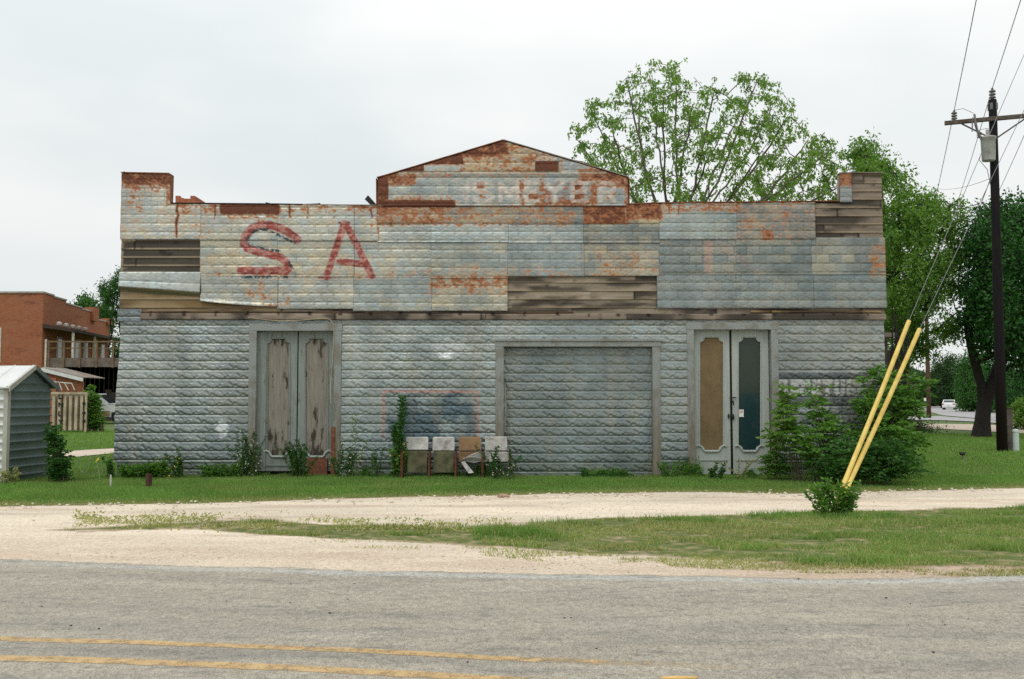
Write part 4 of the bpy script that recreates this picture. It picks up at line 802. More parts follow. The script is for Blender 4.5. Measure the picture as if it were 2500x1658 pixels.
def limbs(N, par, r, mat, name, parent, k=6):
    kids = {}
    for i, p in enumerate(par):
        if p >= 0: kids.setdefault(p, []).append(i)
    D = np.zeros_like(N)
    for i in range(len(N)):
        D[i] = N[i]-N[par[i]] if par[i] >= 0 else (0, 0, 1)
    main = {p: max(c, key=lambda q: r[q]) for p, c in kids.items()}
    D2 = D.copy()
    for p, c in main.items(): D2[p] = D[p]/(np.linalg.norm(D[p])+1e-9)+(N[c]-N[p])/(np.linalg.norm(N[c]-N[p])+1e-9)
    def ring(c, dr, rad):
        dr = dr/(np.linalg.norm(dr)+1e-9); a = np.cross(dr, (.31, .95, .05)); a /= np.linalg.norm(a)+1e-9; b_ = np.cross(dr, a); t = np.arange(k)*2*np.pi/k
        return c+rad*(np.cos(t)[:, None]*a+np.sin(t)[:, None]*b_)
    V = [ring(N[i], D2[i], r[i]) for i in range(len(N))]; nring = len(N); Fc = []; a = np.arange(k); a2 = (a+1) % k
    for i in range(len(N)):
        p = par[i]
        if p < 0: continue
        if main[p] == i: s = p*k
        else: V.append(ring(N[p], D[i], min(r[p], r[i]*1.25))); s = nring*k; nring += 1
        Fc.append(np.stack([s+a, s+a2, i*k+a2, i*k+a], 1))
    return link(name, npmesh(name, np.concatenate(V), np.concatenate(Fc), smooth=True), mat, parent)
def samp(poly, n, d0, T, bias=0, rng=RNG):
    q = np.array(poly, float); out = []; lo, hi = q.min(0), q.max(0)
    while len(out) < n:
        p = rng.uniform(lo, hi, (n*2, 2)); p = p[inpoly(p[:, 0], p[:, 1], poly)]; out += list(p)
    p = np.array(out[:n]); e = segd(p[:, 0], p[:, 1], [tuple(z) for z in poly], True); e = np.sqrt(np.clip(e/(.30*(hi-lo).min()), .02, 1)); dep = d0+rng.uniform(-1, 1, n)*T*e
    return np.array([P(u, v, dd) for (u, v), dd in zip(p, dep)])
M['bark'] = simple('grey bark', (.13, .11, .09), .9, 0, .4, 9, .8); M['darkbark'] = simple('dark bark', (.020, .016, .013), .9, 0, .4, 7, .8)
M['lf_light'] = leafmat('light spring leaves', (.07, .155, .022), (.24, .37, .09), .5, .5)
M['lf_mid'] = leafmat('mid green leaves', (.045, .12, .018), (.19, .33, .065), .45, .5)
M['lf_dark'] = leafmat('dark evergreen leaves', (.006, .034, .007), (.036, .135, .020), .18, .6)
M['lf_darkmid'] = leafmat('dark green leaves', (.012, .052, .009), (.06, .17, .028), .3, .55)
M['lf_bush'] = leafmat('bush leaves', (.022, .085, .012), (.15, .31, .05), .4, .45)
M['lf_far'] = leafmat('distant leaves', (.018, .05, .018), (.05, .105, .032), .3, .7)
def tree(name, root, poly, d0, T, natt, step, di, dk, rb, rt, leafn, LL, LW, mleaf, label, cat='tree', group=None, bark=None, trunkpts=None, droop=-.6, rl=.02, spread=.10, crown='crown', trunk='trunk', jit=.25, rootn=None, cl=1, seed=1, trop=(0, 0, .05), holes=0, ex=2.3):
    rng = np.random.default_rng(seed); att = samp(poly, natt, d0, T, rng=rng)
    if holes:
        nh = fbm(att[:, 0]/holes, att[:, 2]/holes+att[:, 1]*.1, seed, 2); att = att[nh > .43]
    roots = [root] if isinstance(root[0], (int, float)) else list(root); e = empty(name, roots[0], 0, label, cat, group)
    st = []; par0 = []
    if trunkpts:                       # hand-set first limbs: list of polylines (world)
        N0 = []; p0 = []
        for pl in trunkpts:
            last = None
            for j, q in enumerate(pl):
                if j == 0 and N0:
                    dist = [math.dist(q, z) for z in N0]; m = int(np.argmin(dist))
                    if dist[m] < step*1.2: last = m; continue
                N0.append(tuple(q)); p0.append(-1 if last is None else last); last = len(N0)-1
        N, par = grow(N0, att, step, di, dk, jit=jit, trop=trop, rng=rng); par[:len(p0)] = p0
    else: N, par = grow(roots, att, step, di, dk, jit=jit, trop=trop, rng=rng)
    r = radii(N, par, rb, rt, ex); r[0] *= 1.45; r[1] *= 1.1; limbs(N, par, r, bark or M['bark'], trunk, e, 7 if rb > .15 else 5)
    hid = par >= 0; ti = np.where((r < rl) & hid)[0]
    if len(ti) == 0: ti = np.where(hid)[0]
    c = rng.choice(ti, size=max(1, leafn//cl)); cen = N[c]+rng.normal(size=(len(c), 3))*spread; cen = np.repeat(cen, cl, 0)[:leafn]; n = len(cen)
    pt = cen+rng.normal(size=(n, 3))*(spread*.55 if cl > 1 else 0); dr = rng.normal(size=(n, 3)); dr[:, 2] += droop
    leaves(pt, dr, LL*rng.uniform(.6, 1.25, n), LW*rng.uniform(.7, 1.2, n), mleaf, crown, e, rng=rng); return e
# ------------------------------------------------------------------ trees
def poly_(s): v = [float(q) for q in s.replace(';', ' ').replace(',', ' ').split()]; return list(zip(v[::2], v[1::2]))
W3 = lambda u, v, d: P(u, v, d)
big = poly_('1395,320 1430,250 1500,215 1530,170 1570,148 1640,150 1690,165 1725,215 1790,190 1830,180 1870,175 1905,205 1945,262 1930,300 1990,305 2050,350 2068,400 2085,470 2040,560 1900,640 1640,660 1520,600 1490,520 1440,440 1405,370')
base = W3(1650, 1000, 45); rootb = (base[0], base[1], float(gz(0, base[1])))
def fan(root, d0, fork, ends, bend=.12, seed=1, n=7, mids=()):
    rg = np.random.default_rng(seed); F0 = np.array(W3(*fork)); tp = [[tuple(q) for q in np.linspace(root, F0, 6)]]; out = []
    for (u, v, dd, sub) in ends:
        E = np.array(W3(u, v, dd)); S0 = F0 if sub is None else np.array(out[sub][0][out[sub][1]]); D = E-S0; L = np.linalg.norm(D); perp = rg.normal(size=3)*.5+np.array([0, 0, -.6]); m = max(4, int(L/.5)); pts = [tuple(S0+D*t+perp*bend*L*math.sin(math.pi*t)*.35+rg.normal(size=3)*.05*math.sin(math.pi*t)) for t in np.linspace(0, 1, m)]
        tp.append(pts); out.append((pts, max(1, int(m*rg.uniform(.25, .5)))))
    return tp
ends = [(1405, 335, 44, None), (1440, 260, 46, None), (1530, 190, 44.5, None), (1590, 165, 46, None), (1650, 170, 44.5, None), (1745, 215, 46, None), (1850, 195, 44, None), (1935, 265, 45.5, None), (2030, 365, 44.5, None), (2060, 450, 46, None), (1440, 400, 47, 0), (1490, 300, 42.5, 1), (1560, 260, 47.5, 2), (1690, 260, 42.5, 4), (1800, 290, 47.5, 6), (1880, 340, 42.5, 7), (1980, 330, 47.5, 8), (1960, 480, 42.5, 9), (1520, 470, 43, 0), (1900, 230, 47, 6), (1620, 240, 43, 3), (1760, 330, 43, 5)]
tp = fan(rootb, 45, (1650, 640, 45), ends, seed=2)
tree('tree', rootb, big, 45, 4.4, 1500, .34, 1.3, .46, .25, .011, 25000, .19, .085, M['lf_light'], 'tall open tree with light spring leaves rising behind the roof, right of the rusty gable', group='trees around the store', trunkpts=tp, droop=-1.5, rl=.019, spread=.135, cl=8, seed=3, jit=.10, trop=(0, 0, .06), ex=2.05)
rt_ = poly_('2072,420 2085,385 2070,365 2110,352 2135,352 2165,410 2200,412 2232,440 2290,462 2310,478 2350,480 2372,520 2365,600 2350,700 2350,790 2330,850 2290,870 2250,850 2190,890 2150,850 2140,700 2120,560')
b2 = G(2184, 1052); d2_ = b2[1]-CAMY
tree('tree', b2, rt_, 40, 3.6, 1500, .32, 1.4, .44, .22, .011, 38000, .16, .078, M['lf_mid'], 'leafy tree with sky showing through, just right of the store corner', group='trees around the store', droop=-.9, rl=.02, spread=.20, cl=6, seed=5, jit=.12, holes=1.1, bark=M['darkbark'], trunkpts=fan(b2, 40, (2212, 850, 40), [(2110, 380, 39, None), (2140, 370, 41, None), (2190, 430, 39, None), (2250, 480, 41, None), (2320, 500, 39.5, None), (2355, 600, 41, None), (2130, 520, 41.5, None), (2300, 650, 38.5, None), (2340, 760, 41, None), (2180, 640, 38, 2), (2240, 600, 38, 3)], seed=4), trop=(0, 0, .06), ex=2.05)
ok_ = poly_('2352,560 2395,505 2440,488 2520,478 2620,500 2680,650 2660,860 2560,930 2500,930 2450,905 2400,880 2372,850 2340,780 2350,680')
b3 = G(2396, 1068); d3 = b3[1]-CAMY
tree('tree', b3, ok_, d3, 4.2, 1300, .42, 3.0, .62, .27, .014, 46000, .17, .095, M['lf_dark'], 'big dark evergreen tree with a leaning black trunk behind the utility pole', group='trees around the store', bark=M['darkbark'], droop=-.2, rl=.05, spread=.26, seed=8, jit=.2,
     trunkpts=[[b3, W3(2399, 1030, d3), W3(2402, 990, d3), W3(2396, 940, d3), W3(2382, 890, d3), W3(2370, 840, d3), W3(2362, 790, d3)], [W3(2402, 990, d3), W3(2425, 930, d3), W3(2450, 870, d3+.5), W3(2480, 800, d3+.5)]])
# trees lining the far street
FAR = [(2560, 75, '2450,905 2500,860 2580,850 2680,860 2690,1000 2600,1030 2480,1000 2455,960', 3.0, 9000, 'dark tree at the right edge beyond the wooden utility post', .12, M['lf_dark']),
       (2440, 105, '2395,905 2420,880 2450,880 2490,900 2500,960 2485,1005 2430,1008 2398,1000', 3.0, 5000, 'dark roadside tree seen between the leaning trunk and the utility pole', .16, M['lf_dark']),
       (2368, 120, '2340,905 2350,880 2380,858 2420,865 2430,930 2415,998 2360,1000 2342,992', 3.2, 7000, 'dark round tree over the far white car', .20, M['lf_darkmid']),
       (2300, 178, '2268,905 2285,885 2310,870 2340,880 2352,930 2345,975 2300,982 2272,970', 3.5, 6500, 'mid green tree at the bend of the far street', .24, M['lf_far']),
       (2243, 190, '2205,940 2230,925 2262,918 2285,935 2288,968 2262,974 2215,974', 4, 4000, 'low hazy green tree above the orange brick house', .3, M['lf_far']),
       (2160, 170, '2100,935 2140,915 2190,920 2215,945 2212,976 2120,978', 4, 3500, 'low distant tree at the end of the far street behind the store corner', .3, M['lf_far'])]
for (u, d, pl, T, nl, lab, LL, mt) in FAR:
    q = W3(u, 967, d); rz = (q[0], q[1], float(gz(0, q[1])))
    tree('tree', rz, poly_(pl), d, T, 450, .9, 6, 1.2, .28, .03, int(nl*1.7), LL*1.35, LL*.9, mt, lab, group='trees along the far street', bark=M['darkbark'], rl=.14, spread=.5, seed=int(u), droop=-.2)
wd = W3(2300, 967, 215); n = 26000; uu = RNG.uniform(2060, 2620, n); tp_ = 905+18*fbm(uu*.03, uu*0, 55, 4)*2-12; vv = tp_+(985-tp_)*RNG.random(n)**.8; ddp = RNG.uniform(205, 225, n); pt = np.array([P(a, b_, c_) for a, b_, c_ in zip(uu, vv, ddp)])
tag(leaves(pt, RNG.normal(size=(n, 3)), 1.0, .65, M['lf_far'], 'distant_woods'), kind='stuff')
# left-hand trees
q = G(262, 1020); tree('tree', q, poly_('250,690 262,680 290,690 300,640 330,640 420,660 420,920 330,960 272,925 262,880 250,870 270,820 265,760 240,700'), q[1]-CAMY, 2.5, 900, .36, 2.4, .5, .22, .012, 42000, .17, .08, M['lf_darkmid'], 'dark green tree pressed against the left end of the store', group='trees left of the store', bark=M['darkbark'], rl=.04, spread=.2, seed=12, droop=-.3)
q = W3(228, 967, 112); tree('tree', (q[0], q[1], float(gz(0, q[1]))), poly_('184,740 200,728 225,724 250,735 272,745 275,820 200,830 186,770'), 112, 3, 350, .9, 6, 1.1, .3, .03, 5500, .30, .20, M['lf_darkmid'], 'tree top showing above the stepped brick parapet', group='trees left of the store', bark=M['darkbark'], rl=.14, spread=.4, seed=14)
def shrub(name, bases, pl, d, T, natt, nl, LL, LW, label, mleaf, seed, group=None, cat='shrub', step=.09, dk=.13, di=.7, rb=.022, rt=.0035, rl=.008, spread=.05, droop=-.4, cl=1, bark=None, jit=.15, holes=0):
    return tree(name, bases, poly_(pl), d, T, natt, step, di, dk, rb, rt, nl, LL, LW, mleaf, label, cat, group, rl=rl, spread=spread, seed=seed, droop=droop, cl=cl, crown='foliage', trunk='stems', bark=bark or M['bark'], jit=jit, trop=(0, 0, .25), holes=holes)
M['stem'] = simple('green brown stems', (.12, .11, .06), .8); M['palestem'] = simple('pale stems', (.30, .27, .21), .8)
def gb(u, d): q = P(u, 1160, d); return (q[0], q[1], 0.0)
GB = 'bushes at the right end of the front wall'
def fronds(name, bases, pl, d0, T, nst, nfr, label, mleaf, seed, group=None, LL=.095, LW=.036, RL=.26, bark=None, cat='shrub', up=.35, low=.35, sr=.011):
    """open bush: arching stems, each carrying compound leaves whose leaflets droop"""
    rng = np.random.default_rng(seed); e = empty(name, bases[0], 0, label, cat, group); E = samp(pl, nst, d0, T, rng=rng); mb = MB(); Pt = []; Dr = []
    E = E[np.argsort(-E[:, 2])]
    for i, en in enumerate(E):
        b0 = np.array(bases[int(rng.integers(len(bases)))], float)+[rng.normal()*.05, rng.normal()*.05, 0]; en = en.copy(); en[2] = max(en[2], .12); H = en-b0; m = 9; pts = []
        for t in np.linspace(0, 1, m): q = b0+H*[t**1.25, t**1.25, 1]*np.array([1, 1, t**.85]); pts.append(q+rng.normal(size=3)*.012*(0 < t < 1))
        L = np.linalg.norm(H); mb.tube([tuple(p) for p in pts], [max(.0025, sr*(1-.8*t)*min(1, L/1.5)) for t in np.linspace(0, 1, m)], 4)
        for k in range(nfr):
            t = low+(1-low)*(1-rng.random()**1.7*1.0); t = min(t, .999); j = int(t*(m-1)); f = t*(m-1)-j; a = pts[j]*(1-f)+pts[min(j+1, m-1)]*f; ang = rng.uniform(0, 6.28); el = rng.uniform(-.1, .9)+up*t; dr = np.array([math.cos(ang), math.sin(ang), el]); dr /= np.linalg.norm(dr); R_ = RL*rng.uniform(.6, 1.2); side = np.cross(dr, [0, 0, 1]); side /= np.linalg.norm(side)+1e-6
            for q in range(4):
                tt = .3+.7*q/3; c = a+dr*R_*tt+np.array([0, 0, -.45*R_*tt*tt])
                for s_ in ((-1, 1) if q < 3 else (0,)):
                    Pt.append(c); Dr.append(side*s_*.9+dr*(.5 if s_ else 1)+np.array([0, 0, -.45])+rng.normal(size=3)*.18)
    mb.build('stems', bark or M['stem'], e); Pt = np.array(Pt); Dr = np.array(Dr); n = len(Pt); leaves(Pt, Dr, LL*rng.uniform(.75, 1.25, n), LW*rng.uniform(.8, 1.2, n), mleaf, 'foliage', e, fold=.15, rng=rng); return e
fronds('shrub', [gb(1938, 18.7), gb(1950, 18.7), gb(1962, 18.6)], poly_('1855,1046 1860,1020 1880,1010 1902,1035 1893,985 1900,945 1915,928 1932,932 1938,960 1935,1000 1925,1060 1945,1100 1930,1130 1890,1115 1900,1080 1855,1060'), 18.65, .3, 17, 8, 'slim sapling with pale leaf tufts beside the pale grey door', M['lf_mid'], 21, GB, low=.68, RL=.22, sr=.008, LL=.12, LW=.055)
fronds('shrub', [gb(1990, 18.5), gb(2005, 18.4), gb(2020, 18.7)], poly_('1945,1140 1935,1080 1945,1030 1970,1010 1968,960 1985,945 2000,925 2020,940 2024,975 2020,1005 2055,1020 2070,1080 2060,1150'), 18.5, .5, 26, 12, 'upright leafy bush in front of the faded black lettering', M['lf_bush'], 22, GB, low=.4, LL=.115, LW=.048)
fronds('shrub', [gb(2105, 19.0), gb(2125, 19.2), gb(2150, 19.3), gb(2180, 19.2)], poly_('2095,1110 2080,1060 2095,1010 2100,965 2108,925 2112,890 2124,862 2148,856 2168,885 2180,930 2225,910 2258,920 2272,935 2250,965 2240,1000 2262,1040 2275,1095 2250,1130 2180,1140'), 19.1, .7, 62, 14, 'largest bush, spilling around the right-hand corner of the store', M['lf_bush'], 23, GB, low=.4, RL=.25, LL=.125, LW=.052)
fronds('shrub', [gb(2030, 18.0), gb(2070, 17.9), gb(2110, 17.9), gb(2160, 18.0)], poly_('1985,1150 2000,1115 2020,1090 2050,1075 2090,1060 2130,1060 2170,1065 2220,1090 2255,1115 2252,1150 2200,1162 2080,1165'), 17.95, .5, 75, 12, 'low dense dark bush in front of the taller ones, behind the yellow guards', M['lf_darkmid'], 24, GB, low=.3, RL=.26)
fronds('shrub', [gb(1900, 19.0), gb(1880, 19.0)], poly_('1855,1150 1862,1120 1880,1095 1910,1080 1940,1100 1950,1150'), 18.9, .3, 22, 9, 'small weedy bush at the foot of the pale grey door', M['lf_bush'], 25, GB, LL=.08, LW=.03, RL=.18)
HERB2 = (2035, 1182, 1284)
q = G(142, 1178); fronds('shrub', [(q[0]-.08, q[1], 0), (q[0], q[1]+.05, 0), (q[0]+.1, q[1], 0)], poly_('120,1040 134,1018 146,1055 152,1090 164,1108 160,1140 150,1160 122,1160'), q[1]-CAMY, .3, 60, 11, 'dark climbing bush at the corner of the small metal shed', M['lf_darkmid'], 32, LL=.06, LW=.032, RL=.13, low=.3)
q = G(232, 1056); fronds('shrub', [(q[0]-.35, q[1], 0), (q[0], q[1], 0), (q[0]+.3, q[1], 0)], poly_('212,1035 209,980 212,950 222,936 230,955 230,990 234,950 240,950 240,975 232,1010 228,1040 216,1042'), q[1]-CAMY, .4, 70, 12, 'tall narrow green bush between the corrugated container and the white pickup', M['lf_bush'], 33, LL=.12, LW=.055, RL=.16, low=.25, sr=.02)
q = G(2470, 1050); shrub('shrub', [(q[0], q[1], 0)], '2468,1048 2466,1010 2475,985 2500,970 2530,990 2535,1050', q[1]-CAMY, .8, 300, 3000, .14, .07, 'pale flowering bush at the right edge behind the white marker post', M['lf_mid'], 34, step=.16, dk=.22, di=1.1, rb=.04, rt=.008, rl=.02, spread=.1)
# weeds along the foot of the wall
def herb(u, vt, vb, dx, nst, LL, LW, label, mleaf, seed, d=19.45, flowers=None, w_=None, nleaf=60, mst=None, lean=.15, name='weed', taper=.6, cat='weed'):
    rng = np.random.default_rng(seed); q = P(u, 1160, d); h = (vb-vt)/FPX*d; e = empty(name, (q[0], q[1], 0), 0, label, cat, 'weeds along the foot of the wall'); mb = MB(); Pt = []; Dr = []; Fl = []
    for s in range(nst):
        bx = q[0]+rng.uniform(-1, 1)*dx*.4; by = q[1]+rng.uniform(-.06, .06); hh = h*rng.uniform(.55, 1) if s else h; lx = rng.normal()*lean*h+ (bx-q[0])*.6; pts = [(bx+lx*t**1.6, by+.05*math.sin(t*4+s)-.03*t, hh*t-.01) for t in np.linspace(0, 1, 7)]
        mb.tube(pts, [.006*(1-.7*t) for t in np.linspace(0, 1, 7)], 4)
        for k in range(int(nleaf*1.7)):
            t = rng.uniform(.08, 1)**.8; j = min(int(t*6), 5); f = t*6-j; a = np.array(pts[j])*(1-f)+np.array(pts[j+1])*f; ang = rng.uniform(0, 6.28); s_ = (1-taper*t); Pt.append(a+rng.normal(size=3)*.02*s_); Dr.append((math.cos(ang), math.sin(ang), rng.uniform(-.4, .9)))
            if flowers and rng.random() < .035: Fl.append(a+rng.normal(size=3)*.05)
    mb.tube([(q[0]-dx*.42, q[1]-.05, 0), (q[0], q[1], -.004), (q[0]+dx*.42, q[1]+.05, 0)], .008, 4); mb.build('stems', mst or M['stem'], e); Pt = np.array(Pt); n = len(Pt); leaves(Pt, np.array(Dr), LL*rng.uniform(.6, 1.3, n), LW*rng.uniform(.7, 1.3, n), mleaf, 'foliage', e, rng=rng)
    if Fl:
        Fl = np.array(Fl); Fl = np.repeat(Fl, 3, 0)+rng.normal(size=(len(Fl)*3, 3))*.008; tag(leaves(Fl, rng.normal(size=(len(Fl), 3)), .028, .022, flowers, 'flowers', e, rng=rng), kind='stuff')
    return e
M['fl_y'] = simple('yellow flowers', (.60, .42, .05), .6); M['fl_w'] = simple('white flowers', (.6, .6, .5), .6)
herb(333, 1128, 1164, .5, 9, .10, .035, 'low feathery green weeds near the left corner of the wall', M['lf_bush'], 41, nleaf=40)
herb(372, 1120, 1164, .5, 10, .09, .032, 'bushy green weeds behind the rusty stub', M['lf_bush'], 42, nleaf=44)
herb(438, 1088, 1164, .28, 6, .055, .022, 'brownish weed with yellow flowers left of the boarded door', M['lf_darkmid'], 43, flowers=M['fl_y'], nleaf=70)
herb(520, 1132, 1164, .5, 9, .09, .03, 'low weed patch midway between the yellow-flowered weed and the boarded door', M['lf_bush'], 44, nleaf=40)
herb(612, 1045, 1166, .42, 18, .05, .016, 'dark fine-leaved weed at the left jamb of the boarded door', M['lf_darkmid'], 45, flowers=M['fl_w'], nleaf=90)
herb(565, 1128, 1166, .45, 9, .07, .024, 'low weeds left of the fine-leaved weed', M['lf_bush'], 46, nleaf=40)
herb(732, 1070, 1166, .45, 18, .055, .018, 'dark weed in front of the boarded door', M['lf_darkmid'], 47, nleaf=80)
herb(862, 1008, 1166, .22, 4, .045, .022, 'tall twiggy weed with small pale flowers right of the boarded door', M['lf_mid'], 48, flowers=M['fl_w'], nleaf=46, mst=M['palestem'], lean=.08)
herb(840, 1085, 1168, .4, 9, .05, .022, 'shorter pale-flowered weed at the right jamb of the boarded door', M['lf_darkmid'], 49, flowers=M['fl_w'], nleaf=60)
herb(918, 1082, 1166, .22, 5, .05, .022, 'thin reddish weed between the twiggy weed and the tall spire', M['lf_darkmid'], 50, nleaf=40)
herb(968, 965, 1166, .16, 4, .085, .038, 'tall narrow green spire left of the folding seats', M['lf_darkmid'], 51, nleaf=150, lean=.025, taper=.35)
herb(975, 1070, 1166, .34, 8, .07, .03, 'leafy growth around the foot of the tall green spire', M['lf_bush'], 52, flowers=M['fl_y'], nleaf=60)
herb(1225, 1085, 1170, .42, 8, .05, .024, 'dark vine growing in front of the rightmost folding seat', M['lf_darkmid'], 53, d=19.0, flowers=M['fl_w'], nleaf=60, lean=.3)
herb(1428, 1138, 1166, .14, 4, .05, .018, 'little upright weed before the garage door', M['lf_darkmid'], 54, nleaf=40)
herb(1640, 1122, 1166, .4, 9, .05, .018, 'low weeds between the garage frame and the pale grey door', M['lf_bush'], 55, nleaf=50)
herb(1745, 1128, 1172, .35, 7, .05, .022, 'low weeds before the left leaf of the pale grey door', M['lf_darkmid'], 56, d=19.2, nleaf=50)
herb(1808, 1115, 1172, .25, 5, .045, .018, 'dry curling weed before the right leaf of the pale grey door', M['dry'], 57, d=19.2, nleaf=30, lean=.4)
herb(272, 1112, 1166, .2, 5, .05, .022, 'thin weed at the left corner of the store beside the white stake', M['lf_darkmid'], 58, nleaf=50)
herb(20, 1150, 1192, .5, 9, .05, .02, 'dry brownish weeds at the near corner of the metal shed', M['dry'], 59, d=18.2, nleaf=40)
q = G(2035, 1262); dd_ = q[1]-CAMY
hb = herb(2036, 1165, 1262, .50, 26, .07, .03, 'dark weed clump around the foot of the yellow guy guards', M['lf_bush'], 61, d=dd_, nleaf=34, lean=.17); hb['group'] = 'weeds by the driveway'
# ground cover hugging the wall
n = 60000; x = RNG.uniform(XL-.3, XRs+.2, n); y = -np.abs(RNG.normal(size=n))*.20-.02; hh = .06+.30*ss(.46, .74, fbm(x*1.7, y*0, 101, 4))*np.exp(-(y/.22)**2)
gar = (x > FX(1240, 1160)[0]) & (x < FX(1590, 1160)[0]); hh = np.where(gar, hh*.55, hh); blades(np.stack([x, y, x*0-.005], 1), hh*RNG.uniform(.5, 1.3, n), .010, M['grass'], 'wall_foot_grass', None, .8, kind='stuff')
n = 26000; x = RNG.uniform(XL, XRs, n); y = -np.abs(RNG.normal(size=n))*.17-.03; z = RNG.uniform(.0, .50, n)*(.15+.85*vn(x*11, y*9, 7)**1.5)*ss(.46, .74, fbm(x*1.7, y*0, 101, 4))*np.where((x > FX(1240, 1160)[0]) & (x < FX(1590, 1160)[0]), .4, 1); k = z > .01
tag(leaves(np.stack([x, y, z], 1)[k], RNG.normal(size=(int(k.sum()), 3))+[0, 0, .5], .05, .028, M['lf_darkmid'], 'wall_foot_groundcover'), kind='stuff')
# scattered broad-leaved weeds in the driveway edge
n = 5200; u_ = RNG.uniform(180, 1250, n); v_ = RNG.normal(1281, 9, n)+ (u_-700)*.02; pts = np.array([G(a, b_) for a, b_ in zip(u_, v_)]); k = fbm(pts[:, 0]*2.5, pts[:, 1]*4, 107, 3) > .50; pts = pts[k]; n = len(pts); pts[:, 2] = RNG.uniform(0, .035, n)
tag(leaves(pts, RNG.normal(size=(n, 3))*[1, 1, .3]+[0, 0, .7], .05, .018, M['dry'], 'driveway_weeds'), kind='stuff')
# brush pile behind the right-hand bush
q = G(2222, 1056); e = empty('brush_pile', (q[0], q[1], 0), 0, 'pile of dead cut branches on the grass behind the bushes', 'brush pile'); mb = MB(); rg = random.Random(5)
for k in range(90):
    a = rg.uniform(-.5, .5)+rg.choice([0, math.pi]); L = rg.uniform(.5, 1.25); cx = q[0]-.35+rg.gauss(0, .45); cy = q[1]+rg.gauss(0, .5); z0 = rg.uniform(.03, .6)*max(.2, 1-abs(cx-q[0]+.35)/1.6); mb.tube([(cx, cy, z0), (cx+L*.5*math.cos(a), cy+L*.5*math.sin(a), z0+rg.uniform(-.1, .25)), (cx+L*math.cos(a), cy+L*math.sin(a), max(.02, z0+rg.uniform(-.25, .15)))], [.028, .018, .008], 4)
mb.build('branches', simple('dead wood', (.12, .085, .06), .9, 0, .5, 5), e)
q2 = np.array(q); n = 2200; pt = q2+RNG.normal(size=(n, 3))*[.7, .6, .2]; pt[:, 0] -= .3; pt[:, 2] = np.abs(pt[:, 2])*1.1; leaves(pt, RNG.normal(size=(n, 3)), .10, .045, M['lf_darkmid'], 'leaves', e)
# ------------------------------------------------------------------ row of four folding theatre seats
M['seatw'] = simple('weathered white plywood', (.47, .455, .42), .8, 0, .25, 9, .5, dirt=(.14, .115, .085)); M['seatbrown'] = simple('brown fibreboard', (.27, .165, .085), .9, 0, .25, 7, .4); M['seatpan'] = simple('mossy seat underside', (.115, .11, .06), .95, 0, .5, 6, .6, dirt=(.04, .06, .02)); M['orange'] = simple('rusty orange standard', (.12, .042, .02), .8, 0, .45, 12, .5, dirt=(.07, .03, .02))
M['seatstain'] = simple('stained white plywood', (.50, .49, .45), .8, 0, .3, 5, .5, dirt=(.07, .065, .055))
SY = -.30; row = empty('theatre_seat_row', (FX(1115, 1160, SY)[0], SY, 0), 0, 'row of four old joined folding theatre seats standing against the wall', 'theatre seats')
def SXZ(u, v, y=SY): return FX(u, v, y)
def panel(name, u0, u1, v0, v1, y0, y1, mat, tilt=0.0, label=None, rad=.03, parent=row, wavy=0):
    (xa, zt), (xb, zb) = SXZ(u0, v0), SXZ(u1, v1); p = []
    for cx, cz, a0 in ((xb-rad, zt-rad, 0), (xa+rad, zt-rad, 90)):
        for k in range(5): a = R(a0+90*k/4); p.append((cx+rad*math.cos(a), cz+rad*math.sin(a)))
    p += [(xa, zb), ((xa+xb)/2, zb-wavy), (xb, zb)]; m = MB(); Mx = Matrix.Translation((0, 0, zb)) @ Matrix.Rotation(tilt, 4, 'X') @ Matrix.Translation((0, 0, -zb)); n = len(p); V = []
    for yy in (y0, y1):
        for (a, b_) in p:
            bow = .03*(1-((a-(xa+xb)/2)/((xb-xa)/2))**2); V.append((a, yy+bow-(b_-zb)*math.tan(tilt)*-1, b_))
    m.add(V, [tuple(range(n)), tuple(range(2*n-1, n-1, -1))]+[(i, (i+1) % n, n+(i+1) % n, n+i) for i in range(n)]); return m.build(name, mat, parent, label)
panel('seat_back', 991, 1045, 1067, 1098, SY+.02, SY+.035, M['seatstain'], .12, 'white seat back with a dark stain')
panel('seat_back', 1056, 1109, 1067, 1100, SY+.02, SY+.035, M['seatw'], .12, wavy=-.004)
panel('seat_back', 1120, 1174, 1067, 1124, SY+.02, SY+.035, M['seatbrown'], .12, 'brown bare seat back')
panel('seat_back', 1184, 1238, 1066, 1128, SY+.02, SY+.035, M['seatw'], .12)
panel('seat_pan', 996, 1043, 1101, 1153, SY-.09, SY-.06, M['seatpan'], .10, rad=.02); panel('seat_pan', 1059, 1108, 1102, 1153, SY-.09, SY-.06, M['seatpan'], .10, rad=.02)
# third seat: loose folded pan hanging askew; fourth seat: pan folded, white
m = MB(); P3 = lambda u, v, y: (FX(u, v, y)[0], y, FX(u, v, y)[1])
m.add([P3(1130, 1122, -.36), P3(1150, 1112, -.44), P3(1176, 1102, -.48), P3(1177, 1126, -.44), P3(1158, 1130, -.42), P3(1136, 1127, -.38), P3(1130, 1121, -.31), P3(1150, 1109, -.39), P3(1177, 1101, -.43), P3(1178, 1124, -.39), P3(1158, 1128, -.38), P3(1136, 1125, -.34)], [(0, 1, 2, 3, 4, 5), (6, 7, 8, 9, 10, 11)]+[(i, (i+1) % 6, 6+(i+1) % 6, 6+i) for i in range(6)])
m.tube([P3(1132, 1121, -.39), P3(1146, 1116, -.45), P3(1160, 1116, -.475), P3(1177, 1120, -.49)], .012, 5)
m.build('seat_pan', simple('grey split plywood', (.33, .32, .29), .8, 0, .25, 8, .5), row, 'grey split seat pan hanging askew')
panel('seat_pan', 1195, 1242, 1104, 1126, SY-.11, SY-.08, M['seatw'], .06, rad=.012)
